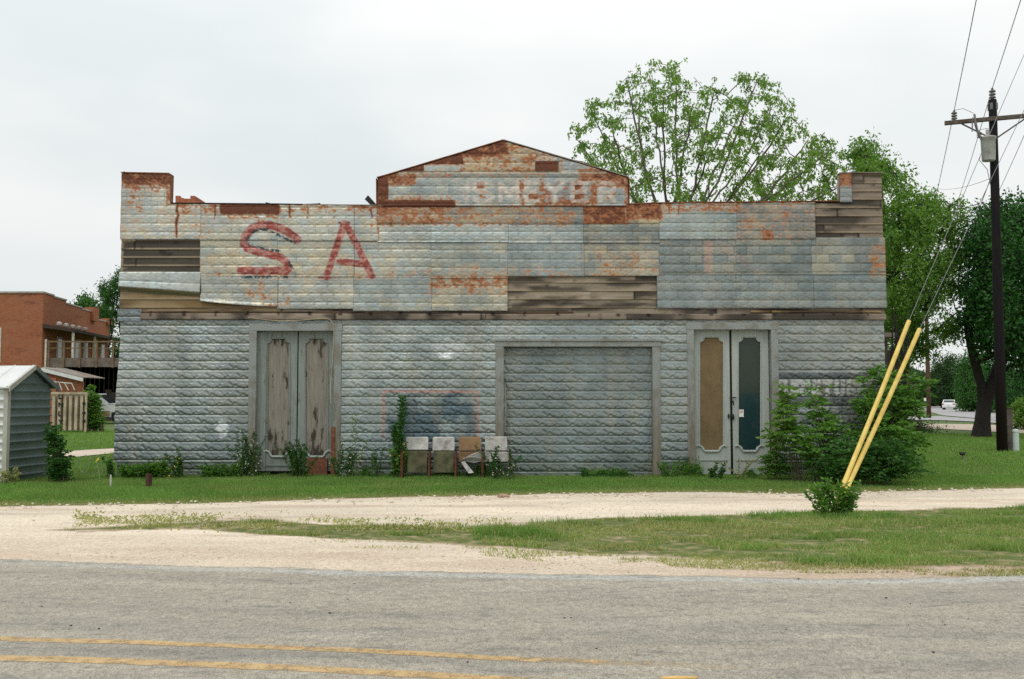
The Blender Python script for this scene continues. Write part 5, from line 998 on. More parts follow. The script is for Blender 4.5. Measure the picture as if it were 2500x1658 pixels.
m = MB(); m.add([P3(1125, 1128, -.40), P3(1134, 1126, -.40), P3(1157, 1154, -.52), P3(1144, 1156, -.52), P3(1125, 1128, -.36), P3(1134, 1126, -.36), P3(1157, 1154, -.48), P3(1144, 1156, -.48)], [(0, 1, 2, 3), (4, 5, 6, 7), (0, 1, 5, 4), (1, 2, 6, 5), (2, 3, 7, 6), (3, 0, 4, 7)]); m.build('broken_slat', M['seatstain'], row)
for k, u in enumerate((984.5, 1050.5, 1114, 1179, 1245)):
    m = MB(); x = SXZ(u, 1100)[0]; z = SXZ(u, 1099)[1]; y1, y0 = SY+.05, SY-.28
    m.prism([(y0, z-.03), (y0+.05, z), (y1-.06, z), (y1, z-.08), (y1, .02), (y0+.10, .02), (y0+.07, .2), (y0+.05, z-.16)], 'x', x-.014, x+.014); m.box(x-.020, x+.020, y0, y0+.03, .0, z-.03)
    s = m.build('seat_standard', M['orange'], row, bevel=.004); m = MB(); m.box(x-.028, x+.028, y0-.01, y1-.05, z+.001, z+.02); m.build('armrest', M['black'], s, bevel=.004)
    m = MB(); m.box(x-.03, x+.03, y0-.02, y1+.02, -.005, .015); m.build('foot_plate', M['black'], s)
m = MB()
for (u0, u1) in ((994, 1043), (1059, 1107), (1122, 1174), (1187, 1240)):
    xa, xb = SXZ(u0, 1100)[0], SXZ(u1, 1100)[0]; m.tube([(xa, SY+.0, SXZ(0, 1101)[1]), (xb, SY+.0, SXZ(0, 1101)[1])], .012, 5); m.tube([(xa, SY-.02, SXZ(0, 1128)[1]), (xb, SY-.02, SXZ(0, 1128)[1])], .012, 5)
m.build('hinge_bar', M['black'], row)
# ------------------------------------------------------------------ small things on the lawn
q = G(363, 1190); b = MB(); b.tube([(q[0], q[1], -.05), (q[0], q[1], .235)], .053, 14, False); b.tube([(q[0], q[1], .235), (q[0], q[1], .20), (q[0], q[1], .19)], [.053, .046, .001], 14, False); tag(b.build('pipe_stub', simple('dark rusted pipe', (.07, .032, .02), .9, 0, .4, 14, .5)), 'short rusty pipe stub standing in the lawn near the left corner', 'pipe')
q = G(270, 1190); b = MB(); b.prism([(q[0]-.014, q[1]-.01), (q[0]+.014, q[1]-.01), (q[0]+.014, q[1]+.01), (q[0]-.014, q[1]+.01)], 'z', -.05, .2); b.prism([(q[0]-.014, .2), (q[0]+.014, .2), (q[0]+.004, .225), (q[0]-.01, .22)], 'y', q[1]-.01, q[1]+.01); tag(b.build('stake', simple('grey white stake', (.45, .43, .38), .8)), 'thin pale wooden stake in the lawn at the left corner', 'stake')
q = G(244, 1172); e = empty('marker_flag', (q[0], q[1], 0), 0, 'small yellow marker flag on a wire between shed and store', 'flag'); b = MB(); b.tube([(q[0], q[1], -.02), (q[0]-.03, q[1], .2), (q[0]-.09, q[1], .40)], .003, 5); b.build('wire', simple('pale wire', (.5, .5, .3), .6), e)
b = MB(); fl = [P(231, 1130, q[1]-CAMY), P(239, 1117, q[1]-CAMY), P(242, 1122, q[1]-CAMY), P(233, 1129, q[1]-CAMY)]; b.add([Vector(p) for p in fl]+[Vector(p)+Vector((.004, .012, 0)) for p in fl], [(0, 1, 2, 3), (7, 6, 5, 4), (0, 1, 5, 4), (1, 2, 6, 5), (2, 3, 7, 6), (3, 0, 4, 7)]); b.build('flag', simple('yellow plastic', (.72, .60, .06), .5, 0, .1), e)
def rock(u, v, r, mat, lab, sx=1.4, seed=0, name='rock'):
    q = G(u, v); bm = bmesh.new(); bmesh.ops.create_icosphere(bm, subdivisions=3, radius=r); rr = random.Random(seed)
    for vv in bm.verts: n_ = .72+.5*float(vn(vv.co.x/r*1.3+seed, vv.co.y/r*1.3+vv.co.z/r*1.7, seed)); vv.co = Vector((vv.co.x*sx*n_, vv.co.y*n_, vv.co.z*.62*n_))
    me = bpy.data.meshes.new(name); bm.to_mesh(me); bm.free(); o = link(name, me, mat); o.location = (q[0], q[1], q[2]+r*.3); return tag(o, lab, name)
M['rock'] = simple('tan stone', (.36, .24, .16), .9, 0, .3, 20, .6); rock(1229, 1215, .075, M['rock'], 'tan brick-sized stone on the edge of the driveway below the garage door', 1.3, 4)
# loose pebbles along the driveway edge
vs = []; fs = []; rr = random.Random(9); mb = MB()
for k in range(2200):
    u = rr.uniform(1000, 2450) if k % 2 else rr.uniform(0, 2450); v = np.interp(u, [0, 450, 900, 1200, 1550, 1900, 2200, 2500], [1238, 1230, 1219, 1213, 1206, 1207, 1201, 1192])+rr.gauss(1.5, 3.2) if k < 500 else rr.uniform(1215, 1392)
    q = G(u, v)
    if k >= 500 and float(verge_field(np.array([q[0]]), np.array([q[1]-CAMY]))[0]) > -.2: continue
    r = rr.uniform(.008, .028) if k < 500 else rr.uniform(.004, .013); mb.ball((q[0], q[1], r*.3), r*rr.uniform(.9, 1.6), r*rr.uniform(.8, 1.2), r*.7, 5, 4, Matrix.Rotation(rr.uniform(0, 3), 3, 'Z'))
tag(mb.build('pebbles', simple('pale pebbles', (.60, .53, .44), .9, 0, .35, 9, .4)), kind='stuff')
rr = random.Random(19); mb = MB()
for k in range(70):
    q = G(rr.uniform(0, 2450), rr.choice([rr.uniform(1395, 1430), rr.uniform(1420, 1620)])); r = rr.uniform(.003, .009); mb.ball((q[0], q[1], .004), r*rr.uniform(1, 1.8), r, r*.6, 5, 4)
tag(mb.build('road_grit', simple('dark grit', (.05, .045, .04), .9, 0, .3, 9, .3)), kind='stuff')
# ------------------------------------------------------------------ guy guards and wires
M['ygrd'] = NT('faded yellow plastic')
def _yg(t):
    n = t.noise(t.pos((3, 3, .8)), 3, 4); col = t.ramp(n, [(.3, (.60, .42, .09)), (.7, (.78, .60, .17))]); col = t.mix(t.mr(t.noise(t.pos(), 25, 4, .7), .62, .72, 0, .6), col, (.30, .2, .06)); t.bsdf(col, .5, 0, None, .4)
_yg(M['ygrd']); M['ygrd'] = M['ygrd'].m; M['wire'] = simple('grey wire', (.16, .16, .16), .5, .5, .1); M['wirel'] = simple('galvanised strand', (.19, .20, .20), .5, .4, .1)
anc = G(2034, 1232); da = anc[1]-CAMY
for (bu, tu, tv, eu, ev, td, lab) in ((2035, 2219, 784, 2640, -190, 1.6, 'yellow plastic guy guard leaning right, the left and taller of the pair'), (2044, 2245, 804, 2700, -150, 1.75, 'yellow plastic guy guard leaning right, the right and lower of the pair')):
    A = Vector(P(bu, 1230, da)); T = Vector(P(tu, tv, da+td)); E = Vector(P(eu, ev, da+td*2.4)); A.z = -.05
    g_ = empty('guy_guard', A, 0, lab, 'guy guard', 'yellow guy guards'); b = MB(); n_ = 10; pts = [A.lerp(T, t)+Vector((0, 0, -.03*math.sin(math.pi*t))) for t in np.linspace(0, 1, n_)]; b.tube(pts, .036, 12, False); b.tube([p+Vector((0, -.004, 0)) for p in pts[::-1]], .030, 10, False); b.build('guard_tube', M['ygrd'], g_, smooth=True)
    b = MB(); b.tube([A.lerp(T, .9), T, T.lerp(E, .5), E], .006, 6); b.build('guy_wire', M['wirel'], g_)
# ------------------------------------------------------------------ utility poles and lines
M['pole'] = NT('creosoted pole')
def _po(t):
    n = t.noise(t.pos((9, 9, .6)), 3, 5, .65); z = t.n('ShaderNodeSeparateXYZ'); t.L(t.pos(), z.inputs[0]); col = t.ramp(n, [(.3, (.004, .004, .006)), (.75, (.018, .014, .013))]); col = t.mix(t.mr(z.outputs[2], 0, 3.5, .7, 0), col, (.026, .015, .011)); t.bsdf(col, .85, 0, t.bump(n, .6, .01), .2)
_po(M['pole']); M['pole'] = M['pole'].m; M['arm'] = simple('weathered crossarm', (.10, .08, .062), .9, 0, .4, 8, .6, dirt=(.035, .028, .02)); M['polebr'] = simple('brown pole', (.085, .045, .028), .9, 0, .3, 5, .5)
M['porc'] = simple('grey porcelain', (.13, .125, .12), .35, 0, .2); M['can'] = simple('galvanised transformer tank', (.50, .52, .51), .5, .2, .1, 5, .1, dirt=(.3, .26, .22))
DEP = 28.9; pb = P(2447, 1102, DEP); LD = Vector((math.sin(R(21.4)), math.cos(R(21.4)), 0)); AD = Vector((math.cos(R(21.4)), -math.sin(R(21.4)), 0))
def insul(c, h, r, mat, par, name='insulator', n=3):
    m = MB(); c = Vector(c); prof = [(0, r*.35)]
    for k in range(n): z = h*(.12+.8*k/n); prof += [(z, r*.45), (z+.02*h, r), (z+.13*h, r*.85), (z+.16*h, r*.45)]
    prof += [(h, r*.3)]; m.tube([c+Vector((0, 0, z)) for z, _ in prof], [q for _, q in prof], 10); return m.build(name, mat, par)
def pole(base, H, r0, r1, mat, label, arm=True, dv=0, group='utility poles', armat=None, az=AD, half=1.32):
    e = empty('utility_pole', base, 0, label, 'utility pole', group); b = MB(); bx = Vector(base); b.tube([bx+Vector((0, 0, z)) for z in (-.3, H*.3, H*.65, H-.02, H)], [r0, r0*.93, r0*.82, r1, r1*.8], 14); b.build('pole', mat, e, smooth=True)
    if arm:
        zc = H-dv; rot = Matrix.Rotation(math.atan2(az.y, az.x), 4, 'Z'); Mx = Matrix.Translation(bx+Vector((0, 0, zc))+LD*(-r1-.05)) @ rot; b = MB(); b.box(-half, half, -.05, .05, -.06, .06, Mx); b.build('crossarm', armat or M['arm'], e, bevel=.008)
        for s in (-1, 1):
            b = MB(); b.box(-.02, .02, -.012, .012, 0, 1, Matrix.Translation(bx+Vector((0, 0, zc-.62))+LD*(-r1-.03)) @ rot @ Matrix.Rotation(s*math.atan2(.85, .56), 4, 'Y') @ Matrix.Diagonal((1, 1, 1.02, 1))); b.build('brace', armat or M['arm'], e)
    return e
topz = P(2430, 243, DEP)[2]; up = pole((pb[0], pb[1], 0), topz, .155, .115, M['pole'], 'tall dark utility pole with crossarm and grey transformer at the right edge', True, .62)
pt = Vector((pb[0], pb[1], topz)); armc = Vector((pb[0], pb[1], topz-.62+.06))+LD*-.165
insul(pt, .34, .10, M['porc'], up); a1_ = armc-AD*1.05; a2_ = armc+AD*1.18; insul(a1_, .30, .09, M['porc'], up); insul(a2_, .30, .09, M['porc'], up)
b = MB(); b.box(-.105, .105, -.105, .105, 0, .2, Matrix.Translation(pt+Vector((0, 0, -.32)))); b.build('pole_cap', M['porc'], up)
# fused cutout hanging from the arm
co = armc-AD*.52; b = MB(); b.tube([co+Vector((0, -.03, .12)), co+Vector((0, -.10, -.22)), co+Vector((.05, -.12, -.48))], [.03, .04, .03], 7); b.tube([co+Vector((-.09, -.1, -.0)), co+Vector((-.12, -.12, -.42))], .018, 6); b.build('fuse_cutout', M['porc'], up)
tcx = P(2413, 362, DEP-.25); tank = Vector((tcx[0], tcx[1], P(2411, 393, DEP-.25)[2])); Ht = .70
b = MB(); b.tube([tank+Vector((0, 0, z)) for z in (-.0, .02, Ht-.05, Ht-.04, Ht, Ht+.03)], [.17, .185, .205, .222, .222, .14], 18); tk = b.build('transformer', M['can'], up, smooth=True)
insul(tank+Vector((-.02, -.02, Ht+.02)), .24, .065, M['can'], tk, 'bushing'); insul(tank+Vector((-.28, -.05, Ht-.04)), .22, .07, M['porc'], tk, 'lightning_arrester')
b = MB(); b.box(tank.x+.02, pt.x-.08, tank.y-.02, pt.y-.1, tank.z+.2, tank.z+.26); b.box(tank.x+.02, pt.x-.08, tank.y-.02, pt.y-.1, tank.z+.52, tank.z+.58); b.build('bracket', M['porc'], tk)
b = MB(); b.tube([a1_+Vector((0, 0, .3)), a1_+AD*.25+Vector((0, 0, .33)), co+Vector((-.02, -.03, .15))], .008, 5); b.tube([co+Vector((.05, -.12, -.45)), tank+Vector((-.28, -.05, Ht+.2)), tank+Vector((-.02, -.02, Ht+.26))], .008, 5); b.tube([tank+Vector((-.2, -.05, .35)), tank+Vector((-.32, -.1, .0)), tank+Vector((-.05, 0, -.25)), pt+Vector((-.12, 0, -2.6))], .010, 5); b.build('jumper_wires', M['wire'], up)
p2 = G(2268, 1022); p2v = Vector((p2[0], p2[1], p2[2])); e2 = pole(tuple(p2v), 9.7, .17, .12, M['polebr'], 'brown utility pole standing before the far street', True, .5)
p3v = Vector(P(2221, 1006, 128)); p3v.z = float(gz(0, p3v.y)); pole(tuple(p3v), 9.6, .18, .12, M['polebr'], 'thin distant utility pole left of the brown pole', True, .6)
def wire(A, B, sag, r, label, mat=None, cat='power line', group='overhead power lines', n=26, name='power_line'):
    A, B = Vector(A), Vector(B); b = MB(); b.tube([A.lerp(B, t)-Vector((0, 0, sag*4*t*(1-t))) for t in np.linspace(0, 1, n)], r, 4, False); return tag(b.build(name, mat or M['wire']), label, cat, group)
near = -LD*44; t2 = p2v+Vector((0, 0, 9.7)); offs = [(a1_+Vector((0, 0, .29)), t2-AD*1.05+Vector((0, 0, -.2)), 'left'), (pt+Vector((0, 0, .33)), t2+Vector((0, 0, .3)), 'middle'), (a2_+Vector((0, 0, .29)), t2+AD*1.18+Vector((0, 0, -.2)), 'right')]
for A, B, s in offs:
    wire(A, Vector(A)+near, .35, .010, f'{s} power line running forward overhead from the top of the tall pole'); wire(A, B, .6, .010, f'{s} power line running back from the tall pole to the brown pole')
nt0 = pt+Vector((-.12, 0, -2.35)); wire(nt0, t2+Vector((0, 0, -1.9)), .7, .012, 'low neutral wire running back from below the transformer')
sv = P(2270, 455, 60); wire(nt0, sv, .25, .008, 'thin service wire sloping down left from the tall pole', n=12)
b = MB(); b.ball(nt0+Vector((.03, -.02, 0)), .05, .05, .05); b.build('spool_insulator', M['black'], up)
# post, marker and little valve beside the pole
q = G(2462, 1101); e = empty('utility_post', (q[0], q[1], 0), 0, 'weathered square timber post right beside the tall utility pole', 'post'); zt = P(2455, 998, q[1]-CAMY)[2]; b = MB(); b.box(q[0]-.13, q[0]+.13, q[1]-.06, q[1]+.06, -.1, zt); b.build('post', simple('weathered timber', (.115, .095, .078), .9, 0, .4, 6, .6), e, bevel=.01); b = MB(); b.box(q[0]-.15, q[0]+.15, q[1]-.07, q[1]+.07, zt+.001, zt+.03); b.build('post_cap', M['arm'], e)
q = G(2481, 1103); zt = P(2481, 1048, q[1]-CAMY)[2]; e = empty('cable_marker', (q[0], q[1], 0), 0, 'white round cable marker post at the right edge', 'marker post'); b = MB(); b.tube([(q[0], q[1], -.1), (q[0], q[1], zt-.08)], .085, 14); b.build('post', simple('white green plastic', (.52, .60, .56), .5, 0, .08), e, smooth=False); b = MB(); b.tube([(q[0], q[1], zt-.08), (q[0], q[1], zt-.02), (q[0], q[1], zt)], [.095, .095, .05], 14); b.build('cap', simple('pale cap', (.60, .66, .63), .5, 0, .05), e)
q = G(2352, 1124); e = empty('garden_valve', (q[0], q[1], 0), 0, 'small dark garden tap on a short stub in the right-hand lawn', 'tap'); b = MB(); b.tube([(q[0], q[1], -.05), (q[0], q[1], .13)], .035, 8); b.build('stub', simple('concrete stub', (.22, .2, .17), .9), e); b = MB(); b.ball((q[0]-.02, q[1], .16), .075, .05, .04); b.tube([(q[0]-.1, q[1], .19), (q[0]+.08, q[1], .19)], .015, 6); b.build('handle', M['black'], e)
# weathered lean-to at the right end, set back
q0 = P(2160, 900, 23.5); q1 = P(2192, 900, 23.5); xa = XR+.02; b = MB()
e = empty('lean_to', (xa, 3.6, 0), 0, 'dark weathered plank lean-to standing off the right end of the store', 'lean-to'); rr = random.Random(3); xx = xa
while xx < P(2193, 900, 23.5)[0]: w_ = rr.uniform(.09, .16); b.box(xx, xx+w_-.008, 3.62+rr.uniform(0, .02), 3.66, -.02, 3.5+rr.uniform(-.15, .15)-(xx-xa)*.5); xx += w_
b.build('plank_wall', simple('black weathered planks', (.055, .045, .038), .95, 0, .5, 6, .6), e); b = MB(); b.box(xa, xx, 3.68, 9, 3.0, 3.1); b.build('roof', M['roofm'], e)
b = MB(); rr = random.Random(8)
for k in range(16):
    u = rr.uniform(2172, 2215); v = rr.uniform(760, 850); b.tube([P(u, v, 22.6), P(u+rr.uniform(-8, 10), v+60, 22.5), P(u+rr.uniform(-12, 22), v+rr.uniform(120, 190), 22.4)], [.018, .014, .008], 4)
tag(b.build('dead_branches', M['darkbark']), 'tangle of bare dark branches hanging beside the lean-to', 'branches')
# ------------------------------------------------------------------ far right: car, brick house, sign, mailbox
M['white'] = simple('white car paint', (.80, .81, .81), .25, 0, .03, 2, 0, .6); M['carglass'] = simple('dark car glass', (.02, .025, .03), .1, 0, .1, 2, 0, .6); M['tyre'] = simple('tyre rubber', (.02, .02, .02), .85); M['rim'] = simple('alloy rim', (.35, .35, .36), .4, .6); M['tail'] = simple('red tail lamp', (.45, .03, .02), .3); M['plate'] = simple('number plate', (.6, .6, .62), .5)
def vehicle(name, loc, rz, label, prof, glassp, Wd, wheels, wr, cat, lamps=None, hood=None, mud=False):
    e = empty(name, loc, rz, label, cat); T = Matrix.Translation(loc) @ Matrix.Rotation(rz, 4, 'Z'); hw = Wd/2
    m = MB(); n = len(prof); V = []
    zmax = max(p[1] for p in prof)
    for s, k in ((-1, 1), (-1, 0), (1, 0), (1, 1)):
        for (a, z) in prof: inset = (.12*max(0, (z-.95)/(zmax-.95+1e-6)))+(.05 if k else 0); V.append(T @ Vector((a*(1-.012*k), s*(hw-inset), z)))
    f = [tuple(range(n))[::-1], tuple(3*n+i for i in range(n))]
    for r_ in range(3): f += [(r_*n+i, r_*n+(i+1) % n, (r_+1)*n+(i+1) % n, (r_+1)*n+i) for i in range(n)]
    m.add(V, f); body = m.build('body', M['white'], e, bevel=.012)
    for nm, poly, s0 in glassp:
        m = MB()
        if nm == 'side':
            for s in (-1, 1):
                ins = [.12*max(0, (z-.95)/(zmax-.95)) for _, z in poly]; y_ = [s*(hw-i_+.006) for i_ in ins]; k_ = len(poly); m.add([T @ Vector((a, y__, z)) for (a, z), y__ in zip(poly, y_)]+[T @ Vector((a, y__-s*.02, z)) for (a, z), y__ in zip(poly, y_)], [tuple(range(k_)), tuple(range(2*k_-1, k_-1, -1))]+[(i, (i+1) % k_, k_+(i+1) % k_, k_+i) for i in range(k_)])
        else:
            (a0, z0), (a1, z1) = poly; i0, i1 = [hw-.12*max(0, (z-.95)/(zmax-.95))-.11 for z in (z0, z1)]; o_ = s0; m.add([T @ Vector(v) for v in ((a0+o_, -i0, z0), (a0+o_, i0, z0), (a1+o_, i1, z1), (a1+o_, -i1, z1), (a0, -i0, z0), (a0, i0, z0), (a1, i1, z1), (a1, -i1, z1))], [(0, 1, 2, 3), (4, 5, 6, 7), (0, 1, 5, 4), (1, 2, 6, 5), (2, 3, 7, 6), (3, 0, 4, 7)])
        m.build('window', M['carglass'], e)
    for a in wheels:
        for s in (-1, 1):
            m = MB(); c = Vector((a, s*(hw-.10), wr)); Rm = Matrix.Rotation(math.pi/2, 3, 'X'); m.tube([T @ (c+Vector((0, -.11, 0))), T @ (c+Vector((0, .11, 0)))], wr, 18); w_o = m.build('wheel', M['tyre'], e, bevel=.01); m = MB(); m.tube([T @ (c+Vector((0, s*.112, 0))), T @ (c+Vector((0, s*.13, 0)))], [wr*.62, wr*.5], 14); m.build('rim', M['rim'], w_o)
    for nm, mat, (a0, a1, y0, y1, z0, z1) in lamps or []:
        for s in (-1, 1):
            m = MB(); m.box(a0, a1, min(s*y0, s*y1), max(s*y0, s*y1), z0, z1, T); m.build(nm, mat, e)
    return e
cq = P(2319, 996, 150); czg = float(gz(0, cq[1]))
car = vehicle('parked_car', (cq[0], cq[1], czg+.02), R(62), 'white hatchback driving away on the far street', [(-2.0, .32), (2.05, .32), (2.1, .62), (1.95, .82), (1.15, .98), (.35, 1.46), (-1.2, 1.50), (-1.75, 1.1), (-2.08, .98), (-2.1, .5)], [('side', [(.98, 1.0), (.32, 1.38), (-1.15, 1.42), (-1.55, 1.05)], 0), ('rear', [(-1.80, 1.06), (-1.28, 1.43)], -.03), ('front', [(1.12, 1.0), (.42, 1.42)], .03)], 1.8, (-1.3, 1.3), .32, 'car',
              [('tail_lamp', M['tail'], (-2.13, -1.98, .62, .86, .78, .97)), ('number_plate', M['plate'], (-2.14, -2.09, 0, .25, .62, .74))])
car.name = 'white_hatchback'
tq = G(258, 1035); 
pk = vehicle('pickup_truck', (tq[0]-1.05, tq[1]+1.0, 0), R(4), 'white pickup with a muddy flank, half hidden behind the store', [(-2.5, .5), (-2.5, 1.05), (-.95, 1.08), (-.8, 1.72), (.35, 1.74), (1.05, 1.16), (2.35, 1.04), (2.5, .85), (2.5, .45), (2.1, .42), (1.2, .40), (-1.2, .40)], [('side', [(-.7, 1.12), (-.62, 1.6), (.3, 1.62), (.88, 1.16)], 0), ('front', [(1.03, 1.2), (.40, 1.70)], .03)], 1.85, (-1.55, 1.62), .38, 'pickup truck',
             [('headlight', M['plate'], (2.46, 2.53, .6, .86, .74, .9)), ('mud_splash', simple('dried mud', (.30, .21, .11), .9, 0, .4, 3), (-2.3, 1.15, .915, .932, .45, .74)), ('wheel_arch', M['black'], (1.24, 2.0, .90, .929, .4, .66)), ('door_mirror', M['white'], (.75, .95, .93, 1.08, 1.12, 1.3))])
M['brick'] = NT('orange brick')
def _bk(t, c1=(.38, .135, .062), c2=(.27, .082, .038), mort=(.27, .17, .12), sc=3.2):
    c = t.pos(); q = t.n('ShaderNodeTexBrick'); q.inputs['Scale'].default_value = sc; q.inputs['Color1'].default_value = (*c1, 1); q.inputs['Color2'].default_value = (*c2, 1); q.inputs['Mortar'].default_value = (*mort, 1); q.inputs['Mortar Size'].default_value = .012
    mp_ = t.n('ShaderNodeCombineXYZ'); s_ = t.n('ShaderNodeSeparateXYZ'); t.L(c, s_.inputs[0]); t.L(t.math('ADD', s_.outputs[0], s_.outputs[1]), mp_.inputs[0]); t.L(s_.outputs[2], mp_.inputs[1]); t.L(mp_.outputs[0], q.inputs[0])
    n = t.noise(t.pos((.25, .25, .9)), 1.3, 5, .65); col = t.mix(t.mr(n, .35, .7, 0, .6), q.outputs[0], (.34, .15, .085)); col = t.mix(t.mr(t.noise(t.pos((.4, .4, 1.6)), 1.1, 6, .7), .56, .70, 0, .7), col, (.13, .045, .028)); t.bsdf(col, .9, 0, None, .2)
_bk(M['brick']); M['brick'] = M['brick'].m; M['stone'] = simple('pale parapet coping', (.36, .33, .29), .9, 0, .25, 3); M['cream'] = simple('cream paint', (.55, .50, .40), .7)
q = P(2260, 984, 210); zb_ = float(gz(0, q[1])); e = empty('brick_house', (q[0], q[1], zb_), 0, 'small orange brick building at the end of the far street', 'house'); b = MB(); b.box(q[0]-3.2, q[0]+1.6, q[1], q[1]+5, zb_, zb_+2.0); b.build('wall', simple('far brick', (.36, .13, .07), .9), e); b = MB(); b.prism([(q[0]-3.5, zb_+2.0), (q[0]+1.9, zb_+2.0), (q[0]-.8, zb_+2.9)], 'y', q[1]-.3, q[1]+5.3); b.build('roof', simple('far roof', (.13, .13, .12), .8), e); b = MB(); b.box(q[0]+.2, q[0]+1.2, q[1]-.05, q[1]+.0, zb_+.5, zb_+1.5); b.build('window', M['white'], e)
q = P(2260, 975, 140); zb_ = float(gz(0, q[1])); e = empty('road_sign', (q[0], q[1], zb_), 0, 'small white sign board by the orange brick building', 'sign'); b = MB(); b.tube([(q[0], q[1]+.03, zb_), (q[0], q[1]+.03, zb_+1.6)], .03, 6); b.build('post', M['rim'], e); b = MB(); b.box(q[0]-.26, q[0]+.26, q[1]-.02, q[1], zb_+1.15, zb_+1.75); b.build('board', M['white'], e)
q = P(2365, 993, 125); zb_ = float(gz(0, q[1])); e = empty('mailbox', (q[0], q[1], zb_), 0, 'tiny white mailbox on the verge right of the far white car', 'mailbox'); b = MB(); b.box(q[0]-.04, q[0]+.04, q[1]-.04, q[1]+.04, zb_, zb_+.9); b.build('post', M['arm'], e); b = MB(); b.prism([(q[0]-.16, zb_+.9), (q[0]+.16, zb_+.9), (q[0]+.16, zb_+1.15), (q[0]+.08, zb_+1.25), (q[0]-.08, zb_+1.25), (q[0]-.16, zb_+1.15)], 'y', q[1]-.3, q[1]+.3); b.build('box', M['white'], e)
# ------------------------------------------------------------------ left: metal shed
M['shedg'] = simple('grey green shed steel', (.15, .195, .185), .55, .15, .12, 3, .1); M['shedw'] = simple('white shed steel', (.68, .69, .68), .5, .05, .06, 3, .1, dirt=(.45, .42, .36)); M['shedt'] = simple('cream shed trim', (.42, .41, .35), .6, 0, .12, 4, .1, dirt=(.2, .17, .12))
c0 = Vector(G(12, 1180)); c1 = Vector(G(118, 1166)); c0.z = c1.z = 0; gd_ = (c1-c0); GW = gd_.length; gd_.normalize(); ld = Vector((-gd_.y, gd_.x, 0)); ez = P(14, 942, c0.y-CAMY)[2]; Hp = P(68, 897, (c0.y+c1.y)/2-CAMY)[2]; Ls = 2.6
shed = empty('metal_shed', c0, 0, 'small grey-green ribbed metal shed with a white roof at the left edge', 'shed'); A2 = lambda g, l, z: c0+gd_*g+ld*l+Vector((0, 0, z))
def ribbed(fn, w_, h_, par, mat, name, pitch=.157, gable=None):
    zs = []; off = []
    z = 0
    while z < h_:
        for a, o_ in ((0, 0), (.62, 0), (.74, .034), (.84, .034), (.96, 0)): zs.append(z+a*pitch); off.append(o_)
        z += pitch
    zs = np.minimum(np.array(zs), h_); n = 14; V = []; 
    for z, o_ in zip(zs, off):
        for k in range(n):
            t = k/(n-1); zz = z
            if gable: zz = min(z, gable(t*w_))
            V.append(fn(t*w_, o_, zz))
    i = (np.arange(len(zs)-1)[:, None]*n+np.arange(n-1)[None]).ravel(); return link(name, npmesh(name, np.array([tuple(v) for v in V]), np.stack([i, i+1, i+n+1, i+n], 1)), mat, par)
gab = lambda t: ez-.03+(Hp-ez)*(1-abs(t-GW/2)/(GW/2))
nrm = -ld
ribbed(lambda t, o_, z: A2(t, 0, z)+nrm*o_, GW, Hp, shed, M['shedg'], 'end_wall', gable=gab); ribbed(lambda t, o_, z: A2(0, t, z)-gd_*o_, Ls, ez, shed, M['shedw'], 'side_wall'); ribbed(lambda t, o_, z: A2(GW, Ls-t, z)+gd_*o_, Ls, ez, shed, M['shedg'], 'side_wall')
b = MB(); Rz = Matrix.Translation(c0) @ Matrix((( gd_.x, ld.x, 0, 0), (gd_.y, ld.y, 0, 0), (0, 0, 1, 0), (0, 0, 0, 1)))
b.box(-.035, .05, -.035, .05, 0, ez, Rz); b.build('corner_trim', M['shedt'], shed)
ov = .10; sl_ = (Hp-ez)/(GW/2)
for s in (0, 1):
    b = MB(); f = (lambda g: g) if s == 0 else (lambda g: GW-g); pr = [(-ov, ez-sl_*ov+.01), (GW/2, Hp+.01), (GW/2, Hp+.035), (-ov, ez-sl_*ov+.035)]
    V = [A2(f(g), l, z) for l in (-.10, Ls+.1) for g, z in pr]; b.add(V, [(0, 1, 2, 3), (7, 6, 5, 4), (0, 1, 5, 4), (1, 2, 6, 5), (2, 3, 7, 6), (3, 0, 4, 7)])
    for k in range(8):
        l = -.06+k*(Ls+.12)/7; V = [A2(f(g), l+a, z+.036+h_) for a, h_ in ((-.02, 0), (0, .018), (.02, 0)) for g, z in ((-ov, ez-sl_*ov), (GW/2, Hp))]; b.add(V, [(0, 1, 3, 2), (2, 3, 5, 4)])
    b.build('roof', M['shedw'] if s == 0 else M['shedg'], shed)
    b = MB(); V = [A2(f(g), l, z) for l in (-.125, -.101) for g, z in ((-ov-.01, ez-sl_*ov-.05), (GW/2, Hp-.04), (GW/2, Hp+.045), (-ov-.01, ez-sl_*ov+.045))]; b.add(V, [(0, 1, 2, 3), (7, 6, 5, 4), (0, 1, 5, 4), (1, 2, 6, 5), (2, 3, 7, 6), (3, 0, 4, 7)]); b.build('fascia', M['shedt'] if s == 0 else M['shedg'], shed)
# ------------------------------------------------------------------ left: corrugated container with lettering and a metal rack on it
q = G(128, 1057); q1 = G(210, 1052); dC = q[1]-CAMY; z0c = P(170, 957, dC)[2]; e = empty('container', (q[0], q[1], 0), 0, 'rusty tan corrugated container with black stencilled letters', 'container'); M['cont'] = simple('tan rusty steel', (.46, .39, .28), .85, .05, .3, 2, .3, dirt=(.24, .12, .06))
xa, xb = q[0]-.05, P(209, 1000, dC)[0]; n = 6; zig = []; wx = (xb-xa)/n
for k in range(n): zig += [(xa+wx*k, 0), (xa+wx*(k+.5), 0), (xa+wx*(k+.55), .28), (xa+wx*(k+.95), .28)]
zig.append((xb, 0)); V = [(x_, q[1]+y_, z) for z in (.12, z0c-.1) for x_, y_ in zig]; m = MB(); nn_ = len(zig); m.add(V, [(i, i+1, nn_+i+1, nn_+i) for i in range(nn_-1)]); m.build('corrugated_wall', M['cont'], e)
